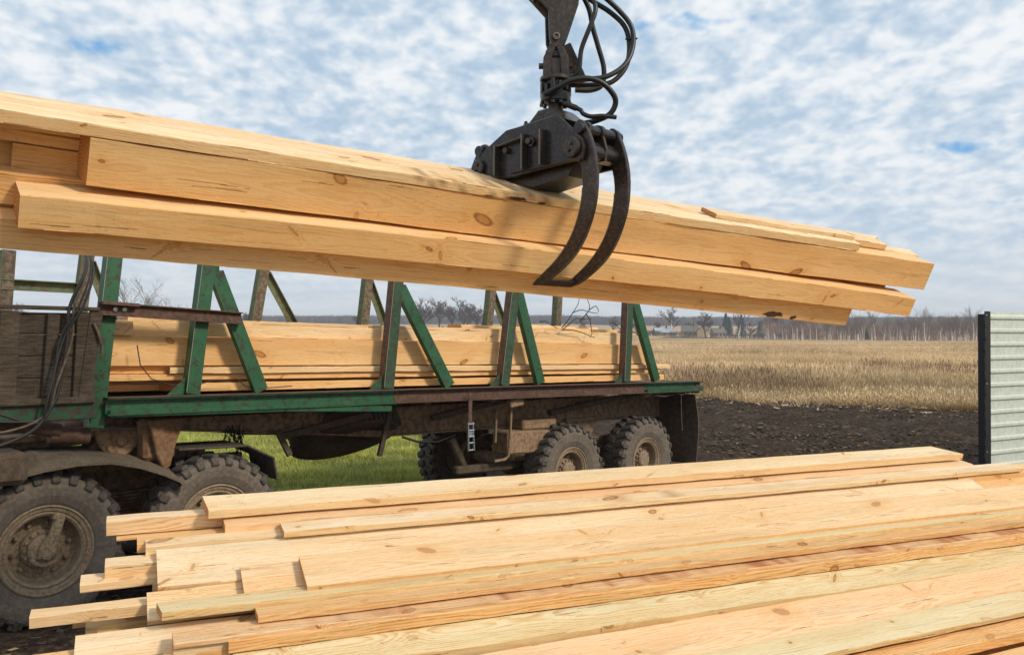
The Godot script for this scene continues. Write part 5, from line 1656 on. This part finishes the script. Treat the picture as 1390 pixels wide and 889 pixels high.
	for s in [[-0.3, 1.44, 0.9, 1.5, -0.9, 0.2], [-1.5, 1.28, 0.3, 1.3, -1.2, 0.35], [0.2, 1.62, 2.6, 1.6, -1.2, 0.14]]:
		var b := MB.new()
		b.bar(Vector3(s[0], s[1], s[4]), Vector3(s[2], s[3], s[4]), 0.6, s[5], Vector3(0, 0, 1), 0.02)
		part(t, "chassis_beam", b, M.mud_steel)
	# cables hanging down the front corner
	var cb := thing("cable_bundle", F, "dark cables hanging over the wooden front box and trailing to the left", "cables")
	for k in 4:
		var b := MB.new()
		var dx := 0.018 * k
		var pts := PackedVector3Array()
		var ctrl := [Vector3(0.34 - dx * 0.5, 3.1, -0.3), Vector3(0.25 + dx, 2.88, 0.1), Vector3(0.12 + dx * 1.5, 2.56, 0.12 + dx), Vector3(0.1 + dx * 2.0 * sin(k * 2.0), 2.3, 0.13), Vector3(0.02 - dx * 2.0 + 0.03, 2.0 - 0.05 * k, 0.14 + dx), Vector3(-0.02 - 0.03 * k, 1.78 - 0.04 * k, 0.16), Vector3(-0.2 - 0.05 * k, 1.58 + 0.05 * k, 0.17), Vector3(-0.6, 1.48 + 0.12 * k, 0.15), Vector3(-1.1, 1.6 + 0.1 * k, 0.1)]
		var cv := Curve3D.new()
		for q in ctrl.size():
			var tg: Vector3 = (ctrl[mini(q + 1, ctrl.size() - 1)] - ctrl[maxi(q - 1, 0)]) / 6.0
			cv.add_point(ctrl[q], -tg, tg)
		cv.bake_interval = 0.05
		pts = cv.get_baked_points()
		b.tube(pts, [0.014, 0.01, 0.009, 0.011][k], 7)
		part(cb, "cable", b, M.cable if k != 1 else M.grey_post)


func make_twigs(F: Transform3D) -> void:
	var o := thing("dry_branch", F, "thin dry branch standing up from the trailer's cargo right of a green brace", "branch")
	var b := MB.new()
	for s in [[6.1, 2.42, 6.3, 2.62, 6.43, 2.86], [6.12, 2.4, 6.35, 2.55, 6.65, 2.55], [6.3, 2.62, 6.5, 2.66, 6.78, 2.62], [6.43, 2.5, 6.62, 2.66, 6.56, 2.82], [6.62, 2.66, 6.75, 2.72, 6.79, 2.64], [6.1, 2.4, 6.5, 2.36, 6.72, 2.3], [6.56, 2.62, 6.66, 2.42, 6.62, 2.3], [7.05, 2.5, 7.2, 2.45, 7.3, 2.35], [5.7, 2.5, 5.85, 2.48, 6.0, 2.42], [7.45, 2.36, 7.5, 2.45, 7.6, 2.55]]:
		b.tube(PackedVector3Array([Vector3(s[0], s[1], -0.16), Vector3((s[0] + s[2]) / 2, (s[1] + s[3]) / 2 + 0.015, -0.13), Vector3(s[2], s[3], -0.15), Vector3((s[4] + s[2]) / 2, (s[5] + s[3]) / 2 - 0.012, -0.12), Vector3(s[4], s[5], -0.14)]), 0.007, 5, 0.004)
	part(o, "twigs", b, M.twig)
	var w := thing("loose_wire", F, "thin dark wire curling over the boards at the cargo's left end", "wire")
	var wb := MB.new()
	wb.tube(PackedVector3Array([Vector3(0.72, 2.25, -0.08), Vector3(0.74, 2.08, -0.06), Vector3(0.83, 1.96, -0.05), Vector3(1.0, 1.9, -0.06), Vector3(1.2, 1.88, -0.05), Vector3(1.4, 1.93, -0.05), Vector3(1.6, 1.9, -0.08)]), 0.005, 5)
	wb.tube(PackedVector3Array([Vector3(1.62, 1.93, -0.06), Vector3(1.7, 1.86, -0.05), Vector3(1.9, 1.835, -0.05), Vector3(2.2, 1.84, -0.08)]), 0.005, 5)
	part(w, "wire", wb, M.cable)
	var sp := thing("spruce_sprig", F, "dark drooping evergreen sprig caught under the trailer's frame", "sprig")
	var sb := MB.new()
	var nb := MB.new()
	var r := RandomNumberGenerator.new()
	r.seed = 12
	for k in 9:
		var a := Vector3(1.72 + 0.02 * k, 1.46, -0.5 + r.randf_range(-0.05, 0.05))
		var e := a + Vector3(r.randf_range(-0.1, 0.1), -r.randf_range(0.14, 0.3), r.randf_range(-0.05, 0.05))
		sb.tube(PackedVector3Array([a, (a + e) * 0.5 + Vector3(0.02, 0, 0), e]), 0.005, 4, 0.002)
		for q in 40:
			var p := a.lerp(e, r.randf_range(0.2, 1.0))
			var d := Vector3(r.randf_range(-1, 1), r.randf_range(-1.2, 0.3), r.randf_range(-1, 1)).normalized() * 0.045
			nb.flat(p - Vector3(0.006, 0, 0), p + Vector3(0.006, 0, 0), p + d, Vector3(0, 0, 1))
	part(sp, "stem", sb, M.twig)
	part(sp, "needles", nb, plain("sprig_green", Color(0.15, 0.20, 0.12), 0.9))


# ---------------------------------------------------------------- crane grapple
func make_grapple() -> void:
	# z from the rear to the front jaw, x along the jaw pins, y 0 at the pins
	var F := Transform3D(Basis(Vector3.UP, deg_to_rad(46.62)), Vector3(0.080, 3.366, -5.155))
	var o := thing("timber_grapple", F, "black hydraulic timber grapple with curved tines gripping the hanging beams", "grapple")
	var S := Basis(Vector3(0, 0, 1), Vector3(0, 1, 0), Vector3(-1, 0, 0)) # prism x->z, y->y, sweep towards -x
	var body := PackedVector2Array([Vector2(-0.44, -0.015), Vector2(-0.425, 0.03), Vector2(-0.375, 0.072), Vector2(-0.15, 0.187), Vector2(-0.05, 0.192), Vector2(0.25, 0.215), Vector2(0.36, 0.115), Vector2(0.425, 0.055), Vector2(0.442, 0.0), Vector2(0.43, -0.062), Vector2(0.1, -0.082), Vector2(-0.09, -0.1), Vector2(-0.37, -0.075), Vector2(-0.425, -0.055)])
	for x in [0.0, 0.36]:
		var b := MB.new()
		b.prism(body, -0.012, 0.012, Transform3D(S, Vector3(x, 0, 0)), 0.004)
		part(o, "side_plate", b, M.grapple_dark)
	var back := MB.new()
	back.bar(Vector3(0.18, 0.068, -0.37), Vector3(0.18, 0.182, -0.15), 0.34, 0.015, Vector3.RIGHT)
	back.bar(Vector3(0.18, 0.184, -0.15), Vector3(0.18, 0.2, 0.24), 0.34, 0.015, Vector3.RIGHT)
	part(o, "top_plate", back, M.grapple_steel)
	var under := MB.new()
	under.prism(PackedVector2Array([Vector2(-0.3, -0.03), Vector2(0.35, -0.03), Vector2(0.28, -0.13), Vector2(0.0, -0.17), Vector2(-0.2, -0.12)]), -0.3, -0.06, Transform3D(S, Vector3.ZERO), 0.01)
	part(o, "linkage_box", under, M.grapple_dark)
	# stiffeners and pocket on the near plate
	for q in [[-0.2, 0.1, -0.085], [0.02, 0.135, -0.075], [0.16, 0.14, -0.066]]:
		var b := MB.new()
		b.box(Transform3D(Basis(), Vector3(-0.035, (q[1] + q[2]) * 0.5, q[0])), Vector3(0.05, q[1] - q[2], 0.012), 0.003)
		part(o, "stiffener", b, M.grapple_steel)
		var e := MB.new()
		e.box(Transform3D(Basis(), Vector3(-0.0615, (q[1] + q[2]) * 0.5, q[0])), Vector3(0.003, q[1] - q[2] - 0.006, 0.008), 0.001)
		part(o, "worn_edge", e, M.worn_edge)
	var le := MB.new()
	le.bar(Vector3(-0.03, 0.09, -0.2), Vector3(-0.03, 0.118, 0.02), 0.04, 0.012, Vector3.RIGHT)
	le.bar(Vector3(-0.015, -0.075, -0.1), Vector3(-0.015, -0.058, 0.42), 0.02, 0.008, Vector3.RIGHT)
	part(o, "ledge", le, M.grapple_steel)
	var fit := MB.new()
	fit.lathe(PackedVector2Array([Vector2(0.028, 0.0), Vector2(0.028, 0.02), Vector2(0.018, 0.022), Vector2(0.018, 0.045), Vector2(0.0, 0.046)]), 10, Transform3D(Basis(Vector3.BACK, PI / 2), Vector3(-0.012, 0.085, 0.065)))
	fit.lathe(PackedVector2Array([Vector2(0.018, 0.0), Vector2(0.018, 0.03), Vector2(0.0, 0.031)]), 8, Transform3D(Basis(Vector3.BACK, PI / 2), Vector3(-0.012, 0.06, -0.13)))
	part(o, "fitting", fit, M.grapple_steel)
	for q in [[0.364, 0.011, 0.058], [-0.372, -0.011, 0.05]]:
		var b := MB.new()
		b.lathe(PackedVector2Array([Vector2(q[2], -0.4), Vector2(q[2], 0.02), Vector2(q[2] - 0.006, 0.026), Vector2(0.0, 0.026)]), 24, Transform3D(Basis(Vector3.BACK, PI / 2), Vector3(-0.012, q[1], q[0])))
		for s in [-1.0, 1.0]:
			b.lathe(PackedVector2Array([Vector2(0.011, 0.0), Vector2(0.01, 0.01), Vector2(0.0, 0.012)]), 6, Transform3D(Basis(Vector3.BACK, PI / 2), Vector3(-0.038, q[1] + 0.018 * s, q[0] + 0.006 * s)))
		part(o, "pivot_pin", b, M.grapple_steel)
	# jaws
	var rough := [[0.325, 0.075], [0.345, 0.15], [0.385, 0.175], [0.42, 0.145], [0.455, 0.08], [0.488, -0.02], [0.505, -0.125], [0.502, -0.24], [0.485, -0.33], [0.452, -0.42], [0.405, -0.51], [0.345, -0.585], [0.255, -0.655], [0.14, -0.722], [0.06, -0.742], [0.03, -0.738], [0.05, -0.718], [0.09, -0.69], [0.205, -0.61], [0.278, -0.537], [0.328, -0.47], [0.37, -0.383], [0.4, -0.28], [0.407, -0.19], [0.397, -0.1], [0.37, -0.03], [0.325, 0.02]]
	var tine := PackedVector2Array()
	for k in rough.size(): # corners cut once, so the curve runs round
		var p := Vector2(rough[k][0], rough[k][1])
		var q := Vector2(rough[(k + 1) % rough.size()][0], rough[(k + 1) % rough.size()][1])
		tine.append(p.lerp(q, 0.25))
		tine.append(p.lerp(q, 0.75))
	for jaw in 2:
		var J := Transform3D() if jaw == 0 else Transform3D(Basis(Vector3.UP, PI), Vector3(0.36, 0, 0)) * Transform3D(Basis(), Vector3(0, -0.01, 0.364)) * Transform3D(Basis(Vector3.RIGHT, -0.12).scaled(Vector3(1, 0.88, 1)), Vector3.ZERO) * Transform3D(Basis(), Vector3(0, 0, -0.364))
		for x in [0.036, 0.33]:
			var b := MB.new()
			b.prism(tine, -0.015, 0.015, J * Transform3D(S, Vector3(x, 0, 0)), 0.004)
			part(o, "tine", b, M.grapple_steel)
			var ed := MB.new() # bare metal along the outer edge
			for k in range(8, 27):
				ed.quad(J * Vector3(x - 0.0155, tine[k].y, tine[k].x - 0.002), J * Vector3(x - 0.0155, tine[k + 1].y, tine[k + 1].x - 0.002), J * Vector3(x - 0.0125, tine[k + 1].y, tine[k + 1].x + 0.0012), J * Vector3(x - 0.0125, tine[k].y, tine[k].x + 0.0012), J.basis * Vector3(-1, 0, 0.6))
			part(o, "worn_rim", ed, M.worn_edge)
		var tip := MB.new()
		tip.bar(J * Vector3(0.18, -0.735, 0.05), J * Vector3(0.18, -0.705, 0.12), 0.29, 0.014, J.basis * Vector3.RIGHT)
		part(o, "tip_plate", tip, M.grapple_steel)
		var tb := MB.new()
		tb.tube(PackedVector3Array([J * Vector3(-0.005, 0.118, 0.395), J * Vector3(0.375, 0.118, 0.395)]), 0.032, 14)
		tb.tube(PackedVector3Array([J * Vector3(0.05, 0.0, 0.4), J * Vector3(0.32, 0.0, 0.4)]), 0.044, 14)
		for x in [0.05, 0.17, 0.31]:
			tb.tube(PackedVector3Array([J * Vector3(x, 0.118, 0.395), J * Vector3(x + 0.03, 0.118, 0.395)]), 0.042, 14)
		part(o, "cross_tube", tb, M.grapple_dark)
		var lk := MB.new()
		lk.prism(PackedVector2Array([Vector2(0.36, 0.14), Vector2(0.41, 0.15), Vector2(0.45, 0.02), Vector2(0.44, -0.05), Vector2(0.39, -0.05), Vector2(0.38, 0.02)]), -0.01, 0.01, J * Transform3D(S, Vector3(0.19, 0, 0)), 0.003)
		part(o, "link_plate", lk, M.grapple_steel)
	var ram := MB.new()
	ram.tube(PackedVector3Array([Vector3(0.18, 0.1, 0.36), Vector3(0.18, 0.05, 0.1)]), 0.03, 12)
	ram.tube(PackedVector3Array([Vector3(0.18, 0.05, 0.15), Vector3(0.18, 0.0, -0.3)]), 0.05, 14)
	part(o, "hydraulic_ram", ram, M.grapple_dark)
	# rotator
	var c := Vector3(0.17, 0, 0.085)
	var neck := MB.new()
	neck.prism(PackedVector2Array([Vector2(-0.17, 0.19), Vector2(0.17, 0.2), Vector2(0.055, 0.29), Vector2(-0.055, 0.29)]), -0.1, 0.1, Transform3D(S, c), 0.008)
	neck.lathe(PackedVector2Array([Vector2(0.052, 0.28), Vector2(0.045, 0.3), Vector2(0.042, 0.345)]), 16, Transform3D(Basis(), c))
	part(o, "neck", neck, M.grapple_steel)
	for q in [[-0.14, 0.215], [0.13, 0.225]]:
		var nb := MB.new()
		nb.lathe(PackedVector2Array([Vector2(0.018, 0.0), Vector2(0.018, 0.02), Vector2(0.01, 0.022), Vector2(0.01, 0.035), Vector2(0.0, 0.036)]), 6, Transform3D(Basis(Vector3.RIGHT, q[0] * 2.0), c + Vector3(-0.1, q[1] - 0.01, q[0])))
		part(o, "bolt", nb, M.grapple_steel)
	var rot := MB.new()
	rot.lathe(PackedVector2Array([Vector2(0.03, 0.338), Vector2(0.082, 0.34), Vector2(0.09, 0.348), Vector2(0.09, 0.392), Vector2(0.083, 0.4), Vector2(0.066, 0.402), Vector2(0.066, 0.47)]), 28, Transform3D(Basis(), c))
	for k in 12:
		var a := TAU * k / 12.0
		rot.box(Transform3D(Basis(Vector3.UP, -a), c + Vector3(cos(a) * 0.078, 0.42 + 0.012 * (k % 2), sin(a) * 0.078)), Vector3(0.028, 0.05 + 0.02 * (k % 3), 0.022), 0.004)
		rot.tube(PackedVector3Array([c + Vector3(cos(a) * 0.085, 0.34, sin(a) * 0.085), c + Vector3(cos(a) * 0.085, 0.325, sin(a) * 0.085)]), 0.012, 6)
	part(o, "rotator", rot, M.grapple_dark)
	var fl := MB.new()
	fl.lathe(PackedVector2Array([Vector2(0.06, 0.465), Vector2(0.09, 0.467), Vector2(0.094, 0.472), Vector2(0.094, 0.488), Vector2(0.088, 0.494), Vector2(0.06, 0.495)]), 32, Transform3D(Basis(), c))
	part(o, "rotator_flange", fl, M.grapple_steel)
	# the yoke faces the camera's side of the machine
	var Y := Transform3D(Basis(Vector3.UP, deg_to_rad(-46.62)), c)
	var yk := MB.new()
	for x in [-0.052, 0.052]:
		yk.prism(PackedVector2Array([Vector2(-0.025, 0.49), Vector2(0.025, 0.49), Vector2(0.022, 0.6), Vector2(-0.01, 0.665), Vector2(-0.035, 0.69), Vector2(-0.06, 0.69), Vector2(-0.03, 0.6)] if x > 0.0 else [Vector2(-0.025, 0.49), Vector2(0.025, 0.49), Vector2(0.03, 0.6), Vector2(0.06, 0.69), Vector2(0.035, 0.69), Vector2(0.01, 0.665), Vector2(-0.022, 0.6)]), -0.05, 0.05, Y * Transform3D(Basis(), Vector3(x, 0, 0)), 0.006)
	yk.box(Y * Transform3D(Basis(), Vector3(0, 0.55, 0)), Vector3(0.07, 0.12, 0.07), 0.012)
	yk.tube(PackedVector3Array([Y * Vector3(-0.1, 0.56, 0.0), Y * Vector3(0.1, 0.56, 0.0)]), 0.018, 8)
	yk.box(Y * Transform3D(Basis(), Vector3(0, 0.63, 0)), Vector3(0.12, 0.05, 0.06), 0.01)
	part(o, "yoke", yk, M.grapple_steel)
	# hoses, sweeping out to the right and back up to the boom (offsets from the flange's middle: right, up, back)
	var flange := F * (c + Vector3(0, 0.48, 0))
	var inv := F.affine_inverse()
	var runs := [
		[0.0155, [[0.1, -0.015, 0.04], [0.18, -0.012, 0.05], [0.3, 0.008, 0.04], [0.41, 0.09, 0.0], [0.462, 0.21, -0.04], [0.455, 0.33, -0.05], [0.38, 0.43, -0.05], [0.26, 0.53, -0.03], [0.1, 0.66, 0.0]]],
		[0.0155, [[0.1, -0.028, 0.0], [0.2, -0.032, 0.0], [0.33, -0.01, -0.02], [0.42, 0.09, -0.05], [0.447, 0.22, -0.08], [0.42, 0.34, -0.08], [0.33, 0.43, -0.08], [0.2, 0.5, -0.05], [0.05, 0.6, 0.0]]],
		[0.014, [[0.11, 0.02, 0.02], [0.137, 0.06, 0.03], [0.15, 0.17, 0.04], [0.2, 0.3, 0.05], [0.232, 0.4, 0.04], [0.21, 0.48, 0.02], [0.1, 0.62, 0.0]]],
		[0.0155, [[0.12, -0.045, -0.06], [0.22, -0.04, -0.08], [0.285, 0.0, -0.1], [0.295, 0.1, -0.1], [0.26, 0.22, -0.08], [0.225, 0.33, -0.06], [0.195, 0.45, -0.04], [0.1, 0.6, 0.0]]],
		[0.0165, [[-0.07, -0.115, 0.1], [0.0, -0.085, 0.13], [0.08, -0.045, 0.14], [0.18, -0.03, 0.13], [0.27, -0.055, 0.11], [0.335, -0.115, 0.08], [0.345, -0.165, 0.06], [0.31, -0.22, 0.05], [0.23, -0.252, 0.03], [0.16, -0.26, 0.0]]],
		[0.0135, [[0.12, -0.185, 0.06], [0.145, -0.2, 0.07], [0.155, -0.218, 0.07], [0.2, -0.238, 0.08], [0.27, -0.235, 0.08], [0.35, -0.24, 0.07]]],
	]
	for q in runs:
		var cv := Curve3D.new()
		var P: Array = q[1]
		for k in P.size():
			var a: Array = P[maxi(k - 1, 0)]
			var e: Array = P[mini(k + 1, P.size() - 1)]
			var tg := (Vector3(e[0], e[1], e[2]) - Vector3(a[0], a[1], a[2])) / 6.0
			cv.add_point(inv * (flange + Vector3(P[k][0], P[k][1], P[k][2])), inv.basis * -tg, inv.basis * tg)
		cv.bake_interval = 0.018
		var b := MB.new()
		b.tube(cv.get_baked_points(), q[0], 10)
		part(o, "hose", b, M.hose)
	var fi := MB.new()
	for q in [[Vector3(0.05, -0.015, 0.04), Vector3(0.16, -0.0125, 0.05), 0.02], [Vector3(0.04, -0.028, 0.0), Vector3(0.15, -0.03, 0.0), 0.018], [Vector3(0.04, 0.012, 0.02), Vector3(0.115, 0.02, 0.02), 0.012], [Vector3(0.04, -0.15, 0.05), Vector3(0.12, -0.185, 0.06), 0.018]]:
		fi.tube(PackedVector3Array([inv * (flange + q[0]), inv * (flange + q[1])]), q[2], 8)
	part(o, "hose_fitting", fi, M.grapple_steel)
	var fr := MB.new()
	for k in 5:
		var p := flange + Vector3(0.115 + 0.01 * k, -0.014, 0.046)
		fr.tube(PackedVector3Array([inv * p, inv * (p + Vector3(0.005, 0, 0))]), 0.0225, 10)
	part(o, "hose_ferrule", fr, M.worn_edge)
	var tie := MB.new()
	tie.tube(PackedVector3Array([inv * (flange + Vector3(0.42, 0.262, -0.06)), inv * (flange + Vector3(0.49, 0.258, -0.04))]), 0.006, 5)
	part(o, "cable_tie", tie, M.hose)

	# boom tip above, leaving the picture up to the left
	var base := flange + Vector3(0.0, 0.238, 0.0)
	var bm := thing("crane_boom", Transform3D(Basis(), base), "dark crane boom end entering from the top edge above the grapple", "crane boom")
	var tp := MB.new()
	var shape := PackedVector2Array([Vector2(-0.03, -0.05), Vector2(-0.045, 0.0), Vector2(-0.05, 0.16), Vector2(-0.13, 0.245), Vector2(-0.5, 0.6), Vector2(-0.38, 0.75), Vector2(0.02, 0.36), Vector2(0.115, 0.27), Vector2(0.13, 0.2), Vector2(0.06, -0.01), Vector2(0.045, -0.045), Vector2(0.0, -0.062)])
	tp.prism(shape, 0.03, 0.05, Transform3D(Basis(Vector3.UP, 0.12), Vector3.ZERO), 0.004)
	part(bm, "boom_cheek", tp, M.grapple_steel)
	var tq := MB.new()
	tq.prism(shape, -0.1, -0.08, Transform3D(Basis(Vector3.UP, 0.12), Vector3.ZERO), 0.004)
	part(bm, "boom_cheek", tq, M.grapple_steel)
	var rb := MB.new()
	rb.bar(Vector3(0.055, 0.0, -0.03), Vector3(0.135, 0.24, -0.04), 0.13, 0.012)
	part(bm, "boom_web", rb, M.grapple_dark)
	var gir := MB.new()
	gir.bar(Vector3(-0.06, 0.31, -0.025), Vector3(-2.1, 2.3, -0.2), 0.13, 0.2)
	part(bm, "boom_arm", gir, M.grapple_steel)
	var arm := MB.new()
	arm.bar(Vector3(0.05, 0.0, -0.12), Vector3(0.145, -0.19, -0.16), 0.02, 0.1)
	part(bm, "link_arm", arm, M.grapple_steel)
	var pin := MB.new()
	pin.lathe(PackedVector2Array([Vector2(0.021, -0.16), Vector2(0.021, 0.02), Vector2(0.013, 0.021), Vector2(0.012, 0.008), Vector2(0.0, 0.008)]), 12, Transform3D(Basis(Vector3.UP, 0.12) * Basis(Vector3.RIGHT, PI / 2), Vector3(0.0, 0.0, 0.05)))
	part(bm, "boom_pin", pin, M.worn_edge)


func _ready() -> void:
	# ---- camera, sky, sun, exposure
	var cam := Camera3D.new()
	cam.name = "camera"
	cam.fov = 40.6
	cam.near = 0.05
	cam.far = 6000.0
	cam.position = Vector3(0, 2.34, 0)
	cam.rotation.x = deg_to_rad(0.4536)
	add_child(cam)
	make_materials()
	var env := Environment.new()
	env.background_mode = Environment.BG_SKY
	var sky := Sky.new()
	var sm := PanoramaSkyMaterial.new()
	sm.panorama = make_sky()
	sm.energy_multiplier = 1.0
	sky.sky_material = sm
	env.sky = sky
	env.tonemap_mode = Environment.TONE_MAPPER_LINEAR
	env.tonemap_exposure = 1.16
	env.sdfgi_enabled = true
	env.ssao_enabled = true
	env.ssil_enabled = true
	env.fog_enabled = true
	env.fog_density = 0.00045
	env.fog_light_color = Color(0.84, 0.865, 0.90)
	var we := WorldEnvironment.new()
	we.name = "world_environment"
	we.environment = env
	add_child(we)
	var sun := DirectionalLight3D.new()
	sun.name = "sun"
	sun.light_energy = 0.74
	sun.light_color = Color(1.0, 0.95, 0.87)
	sun.light_angular_distance = 9.0
	sun.shadow_enabled = true
	add_child(sun)
	# low sun from the right, a little behind the camera
	var to_sun := Vector3(0.90, 0.0, 0.46).normalized() * cos(deg_to_rad(35.0)) + Vector3.UP * sin(deg_to_rad(35.0))
	sun.look_at_from_position(to_sun * 50.0, Vector3.ZERO, Vector3.UP)
	# ---- land and its growth
	make_land()
	make_grass()
	make_trees()
	make_village()
	make_fence()
	# ---- truck, lumber, grapple
	var T := Transform3D(Basis(Vector3.UP, deg_to_rad(43.6)), Vector3(-3.67, 0, -7.0))
	make_truck(T)
	make_cargo(T)
	make_twigs(T)
	make_heap()
	make_load()
	make_grapple()
